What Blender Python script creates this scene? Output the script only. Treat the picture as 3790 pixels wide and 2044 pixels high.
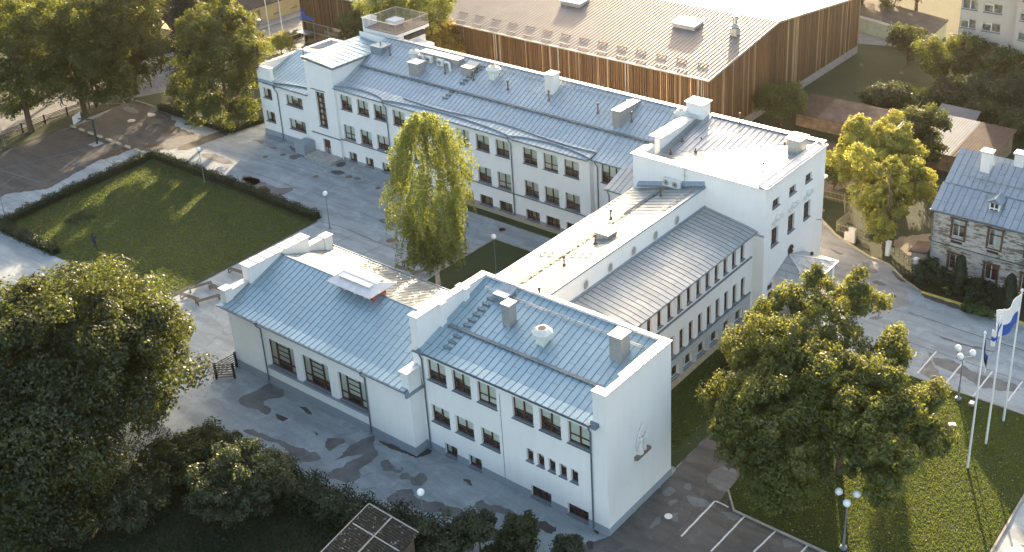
import bpy, math, random
import numpy as np
from mathutils import Vector, Matrix
R_ = math.radians
# ------------------------------------------------------------------ camera, world, sun, exposure
scene = bpy.context.scene
for o in list(bpy.data.objects): bpy.data.objects.remove(o)
COL = scene.collection
W0, H0 = 3790.0, 2044.0
FPX, PCX, PCY = 4335.4155, 2271.162, 603.779
_yaw, _pit, _rol = R_(126.28230819), R_(24.63869589), R_(-1.26758879)
FW = np.array([math.cos(_pit)*math.cos(_yaw), math.cos(_pit)*math.sin(_yaw), -math.sin(_pit)])
_r0 = np.cross(FW, [0,0,1]); _r0 /= np.linalg.norm(_r0); _u0 = np.cross(_r0, FW)
RT = _r0*math.cos(_rol)+_u0*math.sin(_rol); UP = -_r0*math.sin(_rol)+_u0*math.cos(_rol)
CAM = np.array([39.7720, -52.5983, 60.0])
cd = bpy.data.cameras.new('camera'); cam = bpy.data.objects.new('camera', cd); COL.objects.link(cam)
M = Matrix([[RT[0],UP[0],-FW[0],CAM[0]],[RT[1],UP[1],-FW[1],CAM[1]],[RT[2],UP[2],-FW[2],CAM[2]],[0,0,0,1]])
cam.matrix_world = M
cd.sensor_width = 36.0; cd.sensor_fit = 'HORIZONTAL'; cd.lens = FPX/W0*36.0
cd.shift_x = -(PCX-W0/2)/W0; cd.shift_y = -(H0/2-PCY)/W0
cd.clip_start = 0.5; cd.clip_end = 3000
scene.camera = cam
scene.render.resolution_x = 1024; scene.render.resolution_y = 552
SUN_AZ, SUN_EL = 118.7, 13.2          # degrees, math convention, position of the sun
sx, sy = math.cos(R_(SUN_AZ)), math.sin(R_(SUN_AZ))
world = bpy.data.worlds.new("World"); scene.world = world; world.use_nodes = True
nt = world.node_tree; bg = nt.nodes['Background']; sky = nt.nodes.new('ShaderNodeTexSky')
sky.sky_type = 'NISHITA'; sky.sun_disc = False; sky.sun_elevation = R_(SUN_EL)
sky.sun_rotation = math.atan2(sx, sy) % (2*math.pi)
sky.air_density = 0.8; sky.dust_density = 2.5; sky.ozone_density = 0.6
tn = nt.nodes.new('ShaderNodeMix'); tn.data_type='RGBA'; tn.blend_type='MULTIPLY'; tn.inputs[0].default_value=1.0; tn.inputs[7].default_value=(1.16,1.07,.95,1)
nt.links.new(sky.outputs[0], tn.inputs[6]); nt.links.new(tn.outputs[2], bg.inputs[0]); bg.inputs[1].default_value = 0.15
sl = bpy.data.lights.new('sun', 'SUN'); sl.energy = 4.8; sl.angle = R_(0.5); sl.color = (1.0, 0.78, 0.52)
so = bpy.data.objects.new('sun', sl); COL.objects.link(so)
dv = Vector((-sx*math.cos(R_(SUN_EL)), -sy*math.cos(R_(SUN_EL)), -math.sin(R_(SUN_EL))))
so.rotation_euler = dv.to_track_quat('-Z', 'Y').to_euler(); so.location = (-40, 70, 60)
vs = scene.view_settings; vs.view_transform = 'Standard'; vs.look = 'None'; vs.gamma = 1; vs.use_curve_mapping = False
vs.exposure = 2.05
try:
    scene.cycles.max_bounces = 6; scene.cycles.diffuse_bounces = 3; scene.cycles.glossy_bounces = 3
    scene.cycles.transparent_max_bounces = 8; scene.cycles.transmission_bounces = 3
    scene.cycles.sample_clamp_indirect = 4
except Exception: pass

# ------------------------------------------------------------------ measuring helpers (survey points of the photographed place)
def ray(px, py): return FW + RT*(px-PCX)/FPX - UP*(py-PCY)/FPX
def gz(px, py, z=0.0):
    d = ray(px, py); p = CAM + d*(z-CAM[2])/d[2]; return p
def gy(px, py, y):
    d = ray(px, py); return CAM + d*(y-CAM[1])/d[1]
def c1(i, j, x, y): return ([0,900,1800,2790][j]+x*1000/1984, [0,650,1344][i]+y*700/1389)
def zz(ox, oy): return lambda x, y: (ox+x/3.968, oy+y/3.968)
z5=zz(800,1050); z6=zz(1250,1400); z1=zz(2400,1000); z3=zz(2700,450); z4=zz(2700,780); z7=zz(930,180); z8=zz(2300,350)
w1=zz(1900,380); w2=zz(1250,0); w3=zz(850,0); w4=zz(2950,600); w5=zz(3290,480); w6=zz(3290,830); w7=zz(3290,1150); w8=zz(3290,1694)
def Dp(x, y): return (x*1.4713, y*1.4713)
def gD(x, y, z=0.0): return gz(x*1.4713, y*1.4713, z)

# ------------------------------------------------------------------ materials
MATS = {}
def newmat(n):
    m = bpy.data.materials.new(n); m.use_nodes = True; t = m.node_tree
    b = t.nodes['Principled BSDF']; MATS[n] = m; return m, t, b
def N(t, typ, **k):
    n = t.nodes.new(typ)
    for a, v in k.items(): setattr(n, a, v)
    return n
def L(t, a, b): t.links.new(a, b)
def coords(t, scale=(1,1,1), kind='Object'):
    tc = N(t,'ShaderNodeTexCoord'); mp = N(t,'ShaderNodeMapping'); mp.inputs['Scale'].default_value = scale
    L(t, tc.outputs[kind], mp.inputs['Vector']); return mp.outputs[0]
def noise(t, vec, scale, detail=4, rough=.6):
    n = N(t,'ShaderNodeTexNoise'); n.inputs['Scale'].default_value = scale; n.inputs['Detail'].default_value = detail
    n.inputs['Roughness'].default_value = rough; L(t, vec, n.inputs['Vector']); return n.outputs['Fac']
def ramp(t, fac, stops):
    r = N(t,'ShaderNodeValToRGB'); e = r.color_ramp.elements
    while len(e) < len(stops): e.new(0.5)
    for i, (p, c) in enumerate(stops):
        e[i].position = p; e[i].color = (c[0], c[1], c[2], 1)
    L(t, fac, r.inputs[0]); return r.outputs[0]
def bump(t, b, h, strength=.3, dist=.02):
    n = N(t,'ShaderNodeBump'); n.inputs['Strength'].default_value = strength; n.inputs['Distance'].default_value = dist
    L(t, h, n.inputs['Height']); L(t, n.outputs[0], b.inputs['Normal'])
def mixc(t, fac, a, b, typ='MIX'):
    m = N(t,'ShaderNodeMix', data_type='RGBA', blend_type=typ)
    if hasattr(fac,'links'): L(t, fac, m.inputs[0])
    else: m.inputs[0].default_value = fac
    for s, v in ((m.inputs[6], a), (m.inputs[7], b)):
        if hasattr(v,'links'): L(t, v, s)
        else: s.default_value = (*v, 1)
    return m.outputs[2]
def simple(n, col, rough=.6, metal=0.0, var=.12, scale=3.0, bmp=0.0):
    m, t, b = newmat(n); v = coords(t)
    f = noise(t, v, scale, 5)
    c = ramp(t, f, [(.3, [x*(1-var) for x in col]), (.7, [min(1, x*(1+var)) for x in col])])
    L(t, c, b.inputs['Base Color']); b.inputs['Roughness'].default_value = rough; b.inputs['Metallic'].default_value = metal
    if bmp: bump(t, b, noise(t, v, scale*8, 4), bmp, .02)
    return m
def plaster(n, col):
    m, t, b = newmat(n); v = coords(t)
    big = noise(t, v, .35, 5); st = noise(t, coords(t, (1.0,1.0,.16)), 1.1, 8, .7)
    c = ramp(t, big, [(.3, [x*.95 for x in col]), (.7, col)])
    c2 = mixc(t, ramp(t, st, [(.50, (0,0,0)), (.78, (.26,.26,.26))]), c, [x*.7 for x in col])
    L(t, c2, b.inputs['Base Color']); b.inputs['Roughness'].default_value = .85
    bump(t, b, noise(t, v, 14, 6), .12, .02); return m
plaster('white_plaster', (.80,.79,.765)); plaster('cream_plaster', (.50,.44,.37)); plaster('grey_plaster', (.42,.43,.43))
plaster('plinth', (.27,.31,.35)); plaster('chimney_white', (.72,.70,.67))
def roofmetal(n, base, tint, rough=.42, metal=.55, panel=(2.1,.62)):
    m, t, b = newmat(n)
    tc = N(t,'ShaderNodeTexCoord'); mp = N(t,'ShaderNodeMapping'); L(t, tc.outputs['UV'], mp.inputs[0])
    mp.inputs['Rotation'].default_value = (0,0,0)
    br = N(t,'ShaderNodeTexBrick'); L(t, mp.outputs[0], br.inputs['Vector'])
    br.inputs['Scale'].default_value = 1; br.inputs['Brick Width'].default_value = panel[0]; br.inputs['Row Height'].default_value = panel[1]
    br.inputs['Mortar Size'].default_value = .026; br.inputs['Mortar Smooth'].default_value = .4; br.offset = .5
    br.inputs['Color1'].default_value = (*[x*1.04 for x in base],1); br.inputs['Color2'].default_value = (*[x*.97 for x in tint],1)
    br.inputs['Mortar'].default_value = (*[x*.36 for x in base],1)
    v = coords(t); big = noise(t, v, .22, 6, .65)
    c = mixc(t, ramp(t, big, [(.35,(0,0,0)),(.68,(.55,.55,.55))]), br.outputs['Color'], [x*.75 for x in tint])
    streak = noise(t, v, 2.6, 5, .7); c = mixc(t, ramp(t, streak, [(.5,(0,0,0)),(.75,(.3,.3,.3))]), c, [min(1,x*1.3) for x in base])
    L(t, c, b.inputs['Base Color']); b.inputs['Metallic'].default_value = metal
    L(t, ramp(t, noise(t, v, 1.3, 5), [(.3,[rough-.1]*3),(.7,[rough+.14]*3)]), b.inputs['Roughness'])
    mm = N(t,'ShaderNodeMath', operation='SUBTRACT'); L(t, noise(t, v, 1.8, 4), mm.inputs[0]); L(t, br.outputs['Fac'], mm.inputs[1])
    bump(t, b, mm.outputs[0], .35, .03); return m
roofmetal('zinc_roof', (.33,.455,.52), (.31,.435,.50), rough=.44, metal=.5)
roofmetal('hazed_zinc_roof', (.40,.48,.525), (.38,.46,.51), rough=.46, metal=.45)  # zinc roof lightened and greyed: haze veil put into the colour
roofmetal('grey_roof', (.42,.44,.44), (.34,.37,.38), rough=.45, metal=.45)
roofmetal('tower_roof', (.40,.43,.46), (.34,.37,.40), rough=.36, metal=.6)
roofmetal('house_roof', (.40,.44,.47), (.37,.41,.44), rough=.34, metal=.6, panel=(2.4,.66))
simple('coping', (.56,.56,.56), .42, .3, .1, 1.5); simple('flashing', (.25,.31,.36), .45, .6, .15, 2)
simple('gutter_metal', (.15,.19,.22), .5, .6); simple('sill_metal', (.17,.21,.25), .45, .5, .2, 3)
simple('galvanised', (.42,.42,.40), .45, .6, .15, 6); simple('dark_iron', (.03,.032,.033), .5, .4)
simple('frame_brown', (.085,.026,.014), .5, 0, .15, 5); simple('white_paint', (.74,.74,.72), .5, 0, .05)
simple('ac_white', (.70,.69,.64), .45); simple('vent_white', (.66,.66,.61), .5); simple('rust_pipe', (.16,.09,.06), .7)
simple('red_paint', (.35,.035,.02), .6); simple('globe_white', (.85,.86,.86), .25, 0, .02); simple('lamp_pole', (.20,.25,.27), .5, .4)
simple('deck_wood', (.17,.10,.065), .8, 0, .3, 4); simple('bench_dark', (.018,.019,.021), .55, .1)
simple('concrete', (.34,.32,.29), .9, 0, .2, 2, .3); simple('kerb', (.30,.27,.23), .9, 0, .25, 1.5, .3)
simple('sandstone_kerb', (.40,.33,.22), .9, 0, .15, 2, .3); simple('yellow_paint', (.62,.46,.09), .7, 0, .15, 2)
simple('road_paint', (.66,.66,.64), .8, 0, .15, 5); simple('court_paint', (.10,.22,.32), .8, 0, .2, 5)
simple('bark', (.09,.065,.045), .95, 0, .3, 6, .6); simple('birch_bark', (.52,.48,.42), .85, 0, .5, 5, .3)
simple('leaf_litter', (.085,.055,.035), .95, 0, .4, 8, .4); simple('plaque', (.05,.025,.02), .4)
simple('picket', (.25,.235,.15), .85, 0, .2, 4); simple('dark_room', (.035,.033,.03), .9, 0, .6, .8); simple('room_wall', (.42,.38,.32), .9, 0, .8, 1.1)
simple('blind', (.86,.88,.84), .8, 0, .04, 3); simple('curtain_pink', (.34,.10,.14), .9); simple('old_brown', (.11,.06,.035), .8, 0, .3, 5)
simple('relief', (.66,.64,.60), .85, 0, .12, 6, .4); simple('relief_dark', (.20,.16,.12), .9)
simple('green_metal', (.015,.05,.045), .5); simple('blue_sign', (.02,.16,.62), .35, 0, .04); simple('flag_blue', (.02,.09,.38), .8)
simple('flag_sky', (.05,.25,.65), .8); simple('flag_black', (.012,.012,.014), .8); simple('flag_white', (.78,.78,.78), .8, 0, .04)
simple('skin', (.45,.27,.19), .6); simple('cloth_dark', (.03,.035,.06), .9); simple('cloth_red', (.35,.03,.03), .9); simple('hair', (.03,.02,.015), .8)
simple('car_white', (.72,.72,.72), .25, 0, .02); simple('car_silver', (.45,.48,.52), .25, .5, .02); simple('tyre', (.02,.02,.02), .8); simple('sign_red', (.5,.03,.03), .5)
simple('snow_stop_brown', (.17,.12,.10), .8); simple('guard_metal', (.13,.17,.19), .75); simple('cabinet', (.55,.53,.46), .7); simple('tar_roof', (.06,.055,.05), .95, 0, .4, .6); simple('garage_green', (.42,.47,.33), .8, 0, .18, .8)
simple('brown_roof', (.075,.042,.03), .8, 0, .35, 1.0); simple('rust_wall', (.20,.14,.09), .9, 0, .4, 1.2, .4); simple('yellow_wall', (.62,.50,.25), .8, 0, .1, 2)
simple('trunk_grey', (.14,.115,.09), .95, 0, .3, 6, .5); simple('dead_leaf', (.50,.36,.22), .9)
simple('dark_cedar', (.045,.036,.03), .85, 0, .5, 1)
def glassmat():
    m, t, b = newmat('glass'); o = t.nodes['Material Output']
    tr = N(t,'ShaderNodeBsdfTransparent'); tr.inputs[0].default_value = (.90,.95,.93,1)
    gl = N(t,'ShaderNodeBsdfGlossy'); gl.inputs['Roughness'].default_value = .03
    fr = N(t,'ShaderNodeFresnel'); fr.inputs['IOR'].default_value = 1.7
    mx = N(t,'ShaderNodeMixShader'); L(t, fr.outputs[0], mx.inputs[0]); L(t, tr.outputs[0], mx.inputs[1]); L(t, gl.outputs[0], mx.inputs[2])
    L(t, mx.outputs[0], o.inputs['Surface'])
glassmat()
def asphalt(n, a, b_, dark, crack=True):
    m, t, b = newmat(n); v = coords(t)
    big = noise(t, v, .09, 8, .62); c = ramp(t, big, [(.28,a),(.62,b_)])
    c = mixc(t, ramp(t, noise(t, v, .55, 8, .7), [(.56,(0,0,0)),(.66,(.6,.6,.6))]), c, [x*.82 for x in a])
    st = noise(t, coords(t, (.10,.55,1)), 1.4, 7, .65); c = mixc(t, ramp(t, st, [(.44,(0,0,0)),(.60,(.75,.75,.75))]), c, [x*.80 for x in a])
    st2 = noise(t, coords(t, (.5,.5,1)), .9, 8, .72); c = mixc(t, ramp(t, st2, [(.52,(0,0,0)),(.62,(.5,.5,.5))]), c, [min(.5,x*1.22) for x in b_])
    sp = noise(t, v, 9, 3); c = mixc(t, ramp(t, sp, [(.35,(.3,.3,.3)),(.6,(0,0,0))]), c, [x*.8 for x in a])
    if crack:
        w = N(t,'ShaderNodeTexVoronoi', feature='DISTANCE_TO_EDGE'); w.inputs['Scale'].default_value = .055
        nz = N(t,'ShaderNodeTexNoise'); nz.inputs['Scale'].default_value = .8; nz.inputs['Detail'].default_value=6; L(t, v, nz.inputs['Vector'])
        ad = N(t,'ShaderNodeMix', data_type='VECTOR'); ad.inputs[0].default_value = .04
        L(t, v, ad.inputs[4]); sc = N(t,'ShaderNodeVectorMath', operation='SCALE'); sc.inputs[3].default_value = 30; L(t, nz.outputs['Color'], sc.inputs[0]); L(t, sc.outputs[0], ad.inputs[5])
        L(t, ad.outputs[1], w.inputs['Vector'])
        c = mixc(t, ramp(t, w.outputs['Distance'], [(.0,(.30,.30,.30)),(.006,(0,0,0))]), c, dark)
    L(t, c, b.inputs['Base Color']); b.inputs['Roughness'].default_value = .85
    bump(t, b, noise(t, v, 12, 4), .25, .02)
asphalt('yard_asphalt', (.24,.27,.28), (.35,.385,.395), (.12,.12,.12))
asphalt('dark_asphalt', (.075,.070,.064), (.14,.13,.12), (.04,.04,.04))
asphalt('worn_asphalt', (.13,.135,.135), (.20,.205,.205), (.05,.05,.05), False)
asphalt('lane_asphalt', (.23,.225,.21), (.33,.31,.285), (.08,.07,.06))  # warmer than the yard: flare over the lane is put into the colour
asphalt('court_asphalt', (.055,.050,.046), (.10,.092,.085), (.02,.02,.02), False)
asphalt('road_asphalt', (.13,.14,.15), (.19,.20,.21), (.05,.05,.05))
def wet(n, col, rough):
    m, t, b = newmat(n); v = coords(t); f = noise(t, v, .8, 6)
    L(t, ramp(t, f, [(.3,[x*.7 for x in col]),(.7,[x*1.3 for x in col])]), b.inputs['Base Color'])
    L(t, ramp(t, noise(t, v, .5, 4), [(.3,[rough]*3),(.7,[rough+.3]*3)]), b.inputs['Roughness']); bump(t, b, noise(t, v, 12, 4), .1, .01)
wet('damp', (.12,.122,.12), .55); wet('water_puddle', (.03,.032,.032), .03); wet('damp_dark', (.062,.055,.048), .6)
def grass(n, a, b_, c_, sc=1.0):
    m, t, b = newmat(n); v = coords(t)
    c = ramp(t, noise(t, v, .16*sc, 6, .6), [(.3,a),(.5,b_),(.72,c_)])
    f = noise(t, v, 6, 5, .75); c = mixc(t, ramp(t, f, [(.35,(.55,.55,.55)),(.65,(0,0,0))]), c, [x*.45 for x in a])
    L(t, c, b.inputs['Base Color']); b.inputs['Roughness'].default_value = .95
    bump(t, b, noise(t, v, 9, 6, .8), .9, .12)
grass('lawn', (.022,.044,.010), (.034,.057,.014), (.052,.062,.022))
grass('lawn_bright', (.022,.045,.008), (.034,.058,.011), (.052,.068,.017))
grass('wild_grass', (.020,.034,.009), (.032,.044,.012), (.05,.052,.02), 2)
grass('garden_grass', (.014,.026,.008), (.022,.034,.01), (.035,.04,.016), 2)  # darker copy of the wild grass; the garden's shade is in the colour
grass('gravel_yard', (.24,.20,.15), (.30,.26,.20), (.20,.20,.10))
def leafmat(n, c1_, c2_, tr, mixf=.45):
    m, t, b = newmat(n); o = t.nodes['Material Output']
    at = N(t,'ShaderNodeAttribute'); at.attribute_name = 'tint'
    v = coords(t); f = noise(t, v, .5, 3)
    ad = N(t,'ShaderNodeMath', operation='ADD'); L(t, at.outputs['Fac'], ad.inputs[0]); 
    ml = N(t,'ShaderNodeMath', operation='MULTIPLY'); ml.inputs[1].default_value = .6; L(t, f, ml.inputs[0]); L(t, ml.outputs[0], ad.inputs[1])
    c = ramp(t, ad.outputs[0], [(.3,c1_),(1.0,c2_)])
    df = N(t,'ShaderNodeBsdfDiffuse'); L(t, c, df.inputs[0])
    gl = N(t,'ShaderNodeBsdfGlossy'); gl.inputs['Roughness'].default_value=.45; gl.inputs[0].default_value=(.6,.6,.6,1)
    ts = N(t,'ShaderNodeBsdfTranslucent'); L(t, mixc(t, .6, c, tr), ts.inputs[0])
    m1 = N(t,'ShaderNodeMixShader'); m1.inputs[0].default_value = mixf; L(t, df.outputs[0], m1.inputs[1]); L(t, ts.outputs[0], m1.inputs[2])
    m2 = N(t,'ShaderNodeMixShader'); m2.inputs[0].default_value = .05; L(t, m1.outputs[0], m2.inputs[1]); L(t, gl.outputs[0], m2.inputs[2])
    L(t, m2.outputs[0], o.inputs['Surface'])
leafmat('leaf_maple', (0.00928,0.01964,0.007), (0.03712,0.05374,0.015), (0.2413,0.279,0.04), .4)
leafmat('leaf_linden', (0.0167,0.03411,0.007), (0.0696,0.09508,0.017), (0.3155,0.3514,0.045))
leafmat('leaf_oak', (0.01856,0.03721,0.008), (0.116,0.1395,0.024), (0.4269,0.4341,0.055), .45)
leafmat('leaf_yellow', (0.08352,0.1137,0.018), (0.3132,0.3204,0.06), (0.5742,0.5374,0.08), .5)
leafmat('leaf_orange', (.12,.11,.016), (.42,.29,.045), (.60,.42,.06), .5)
leafmat('leaf_birch', (0.0464,0.07235,0.014), (0.1949,0.2222,0.05), (0.3712,0.4134,0.07), .45)
leafmat('leaf_shrub', (0.0167,0.0279,0.013), (0.05568,0.07441,0.034), (0.167,0.217,0.06))
leafmat('leaf_spruce', (.012,.022,.018), (.032,.045,.038), (.03,.05,.03), .2)
leafmat('leaf_thuja', (0.007424,0.02067,0.007), (0.02042,0.04134,0.014), (0.03712,0.08268,0.02), .25)
leafmat('leaf_hosta', (0.02784,0.06718,0.014), (0.07424,0.1344,0.03), (0.1856,0.31,0.05))
leafmat('leaf_grass', (0.02227,0.04341,0.007), (0.05104,0.08268,0.014), (0.3155,0.3927,0.04), .5)
def timber(n, a, b_, c_):
    m, t, b = newmat(n)
    at = N(t,'ShaderNodeAttribute'); at.attribute_name = 'tint'
    v = coords(t, (1,1,.12)); f = noise(t, v, 3, 5)
    c = ramp(t, at.outputs['Fac'], [(.0,a),(.7,b_),(1.0,c_)])
    c = mixc(t, ramp(t, f, [(.4,(0,0,0)),(.7,(.5,.5,.5))]), c, a)
    L(t, c, b.inputs['Base Color']); b.inputs['Roughness'].default_value = .75
timber('slat_timber', (.085,.045,.02), (.20,.105,.045), (.46,.34,.20))  # browns warmed and lightened: golden flare painted into the wood
def boards():
    m, t, b = newmat('weathered_boards'); v = coords(t, (.35,.35,1.6))
    f = noise(t, v, 2.6, 8, .75); g = noise(t, coords(t), .5, 4)
    ad = N(t,'ShaderNodeMath', operation='ADD'); L(t, f, ad.inputs[0]); mu = N(t,'ShaderNodeMath', operation='MULTIPLY'); mu.inputs[1].default_value=.45; L(t, g, mu.inputs[0]); L(t, mu.outputs[0], ad.inputs[1])
    c = ramp(t, ad.outputs[0], [(.60,(.50,.50,.47)),(.74,(.42,.40,.36)),(.80,(.13,.105,.085)),(.92,(.20,.17,.14))])
    L(t, c, b.inputs['Base Color']); b.inputs['Roughness'].default_value = .9
boards()
def mossy():
    m, t, b = newmat('mossy_sheets'); v = coords(t, (1,1,1))
    f = noise(t, v, 3.2, 8, .75); c = ramp(t, f, [(.38,(.34,.34,.33)),(.42,(.035,.030,.018)),(.6,(.022,.018,.012)),(.68,(.045,.03,.02))])
    L(t, c, b.inputs['Base Color']); b.inputs['Roughness'].default_value = .9; bump(t, b, noise(t, v, 8, 5), .6, .05)
mossy()
def corr(n, a, b_):
    m, t, b = newmat(n); v = coords(t, (1,1,1)); f = noise(t, v, .25, 6, .6)
    L(t, ramp(t, f, [(.35,a),(.65,b_)]), b.inputs['Base Color']); b.inputs['Metallic'].default_value=.35; b.inputs['Roughness'].default_value=.42
simple('hall_roof', (.155,.15,.148), .6, .15, .15, .3); simple('bare_steel', (.19,.205,.22), .7, .0, .12, .6); simple('rusty_sheet', (.13,.085,.065), .85, 0, .45, .5)  # shed steel and rust toned down: shade on those roofs put into colour

# ------------------------------------------------------------------ mesh helpers
class MB:
    def __init__(s): s.v=[]; s.f=[]; s.m=[]; s.uv=[]; s.t=[]
    def face(s, pts, m=0, uv=None, tint=0.0):
        i=len(s.v); s.v += [tuple(map(float,p)) for p in pts]; s.f.append(tuple(range(i,i+len(pts)))); s.m.append(m)
        s.uv += (uv if uv else [(0,0)]*len(pts)); s.t.append(tint)
    def hexa(s, b, t, m=0, tint=0.0):          # b,t : 4 bottom, 4 top points counter-clockwise
        s.face(list(reversed(b)), m, tint=tint); s.face(t, m, tint=tint)
        for k in range(4): s.face([b[k], b[(k+1)%4], t[(k+1)%4], t[k]], m, tint=tint)
    def box(s, x0,x1,y0,y1,z0,z1,m=0,tint=0.0):
        s.hexa([(x0,y0,z0),(x1,y0,z0),(x1,y1,z0),(x0,y1,z0)],[(x0,y0,z1),(x1,y0,z1),(x1,y1,z1),(x0,y1,z1)],m,tint)
    def bar(s, a, b, w, h=None, m=0, tint=0.0, up=(0,0,1)):
        h = h or w; a=np.array(a,float); b=np.array(b,float); d=b-a; ln=np.linalg.norm(d); d/=ln
        u=np.array(up,float)
        if abs(d@u)>.98: u=np.array([1.,0,0])
        s1=np.cross(d,u); s1/=np.linalg.norm(s1); s2=np.cross(s1,d)
        c=[-s1*w/2-s2*h/2, s1*w/2-s2*h/2, s1*w/2+s2*h/2, -s1*w/2+s2*h/2]
        s.hexa([a+k for k in c],[b+k for k in c],m,tint)
    def tube(s, pts, rad, n=8, m=0, cap=True):
        pts=[np.array(p,float) for p in pts]; rad = rad if hasattr(rad,'__len__') else [rad]*len(pts)
        rings=[]
        for i,p in enumerate(pts):
            d = pts[min(i+1,len(pts)-1)]-pts[max(i-1,0)]; d/= (np.linalg.norm(d)+1e-9)
            u=np.array([0,0,1.]) if abs(d[2])<.95 else np.array([1.,0,0])
            a=np.cross(d,u); a/=np.linalg.norm(a); b=np.cross(d,a)
            rings.append([p+rad[i]*(a*math.cos(2*math.pi*k/n)+b*math.sin(2*math.pi*k/n)) for k in range(n)])
        for i in range(len(rings)-1):
            for k in range(n): s.face([rings[i][k],rings[i+1][k],rings[i+1][(k+1)%n],rings[i][(k+1)%n]],m)
        if cap: s.face(rings[0],m); s.face(list(reversed(rings[-1])),m)
    def lathe(s, c, prof, n=12, m=0, ph=0.0):     # prof [(r,z)]
        c=np.array(c,float); rings=[[c+np.array([r*math.cos(ph+2*math.pi*k/n), r*math.sin(ph+2*math.pi*k/n), z]) for k in range(n)] for r,z in prof]
        for i in range(len(rings)-1):
            for k in range(n): s.face([rings[i][k],rings[i][(k+1)%n],rings[i+1][(k+1)%n],rings[i+1][k]],m)
        s.face(list(reversed(rings[0])),m); s.face(rings[-1],m)
    def prism(s, poly, z0, z1, m=0):
        n=len(poly); b=[(p[0],p[1],z0) for p in poly]; t=[(p[0],p[1],z1) for p in poly]
        s.face(list(reversed(b)),m); s.face(t,m)
        for k in range(n): s.face([b[k],b[(k+1)%n],t[(k+1)%n],t[k]],m)
    def build(s, name, mats, parent=None, smooth=False, off=(0,0,0)):
        me=bpy.data.meshes.new(name); off=np.array(off)
        V=np.array(s.v)-off if s.v else np.zeros((0,3)); me.from_pydata(V.tolist(),[],s.f)
        if isinstance(mats,str): mats=[mats]
        for m in mats: me.materials.append(MATS[m])
        me.polygons.foreach_set('material_index', s.m)
        if any(u!=(0,0) for u in s.uv):
            uvl=me.uv_layers.new(name='UVMap'); uvl.data.foreach_set('uv', np.array(s.uv,dtype=float).ravel())
        if any(s.t):
            a=me.attributes.new('tint','FLOAT','FACE'); a.data.foreach_set('value', s.t)
        if smooth: me.polygons.foreach_set('use_smooth',[True]*len(me.polygons))
        o=bpy.data.objects.new(name,me); COL.objects.link(o)
        if parent is not None: o.parent=parent
        return o
def tag(o, label=None, cat=None, group=None, kind=None):
    if label: o['label']=label
    if cat: o['category']=cat
    if group: o['group']=group
    if kind: o['kind']=kind
    return o
def thing(name, label, cat, loc=(0,0,0), rz=0.0, group=None):
    o=bpy.data.objects.new(name,None); COL.objects.link(o); o.location=tuple(map(float,loc)); o.rotation_euler=(0,0,rz); o.empty_display_size=.3
    return tag(o,label,cat,group)
def copy_tree(o, parent=None):
    c=o.copy(); COL.objects.link(c); c.parent=parent
    for ch in list(o.children): copy_tree(ch,c)
    return c
def dup(o, loc, rz=0.0, label=None, group=None, scale=None):
    c=copy_tree(o); c.location=tuple(map(float,loc)); c.rotation_euler=(0,0,rz)
    if label: c['label']=label
    if group: c['group']=group
    if scale: c.scale=scale if hasattr(scale,'__len__') else (scale,)*3
    return c
def smoothed(pts, it=2):
    P=[np.array(p[:2],float) for p in pts]
    for _ in range(it):
        Q=[]
        for i in range(len(P)):
            a,b=P[i],P[(i+1)%len(P)]; Q += [a*.75+b*.25, a*.25+b*.75]
        P=Q
    return P
def sheet(name, poly, z, mat, smooth=0, kind='structure', jag=0.0, seed=1):
    P=smoothed(poly,smooth) if smooth else [np.array(p[:2],float) for p in poly]
    if jag:
        r=random.Random(seed); Q=[]
        for i in range(len(P)):
            a,b=P[i],P[(i+1)%len(P)]; k=max(1,int(np.linalg.norm(b-a)/.16))
            for q in range(k):
                c=a+(b-a)*q/k; w_=1.1*jag
                Q.append(c+np.array([w_*math.sin(c[0]*3.1+seed)*math.cos(c[1]*3.9)+r.uniform(-jag,jag)*.62, w_*math.cos(c[1]*3.3+seed)*math.sin(c[0]*4.1)+r.uniform(-jag,jag)*.62]))
        P=Q
    from mathutils.geometry import tessellate_polygon
    tri=tessellate_polygon([[Vector((p[0],p[1],0)) for p in P]])
    me=bpy.data.meshes.new(name); fs=[]
    for t in tri:
        a,b,c=[P[i] for i in t]
        fs.append(t if ((b-a)[0]*(c-a)[1]-(b-a)[1]*(c-a)[0])>0 else (t[0],t[2],t[1]))
    me.from_pydata([(p[0],p[1],z) for p in P],[],fs); me.materials.append(MATS[mat])
    o=bpy.data.objects.new(name,me); COL.objects.link(o)
    if kind: o['kind']=kind
    return o

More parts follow.
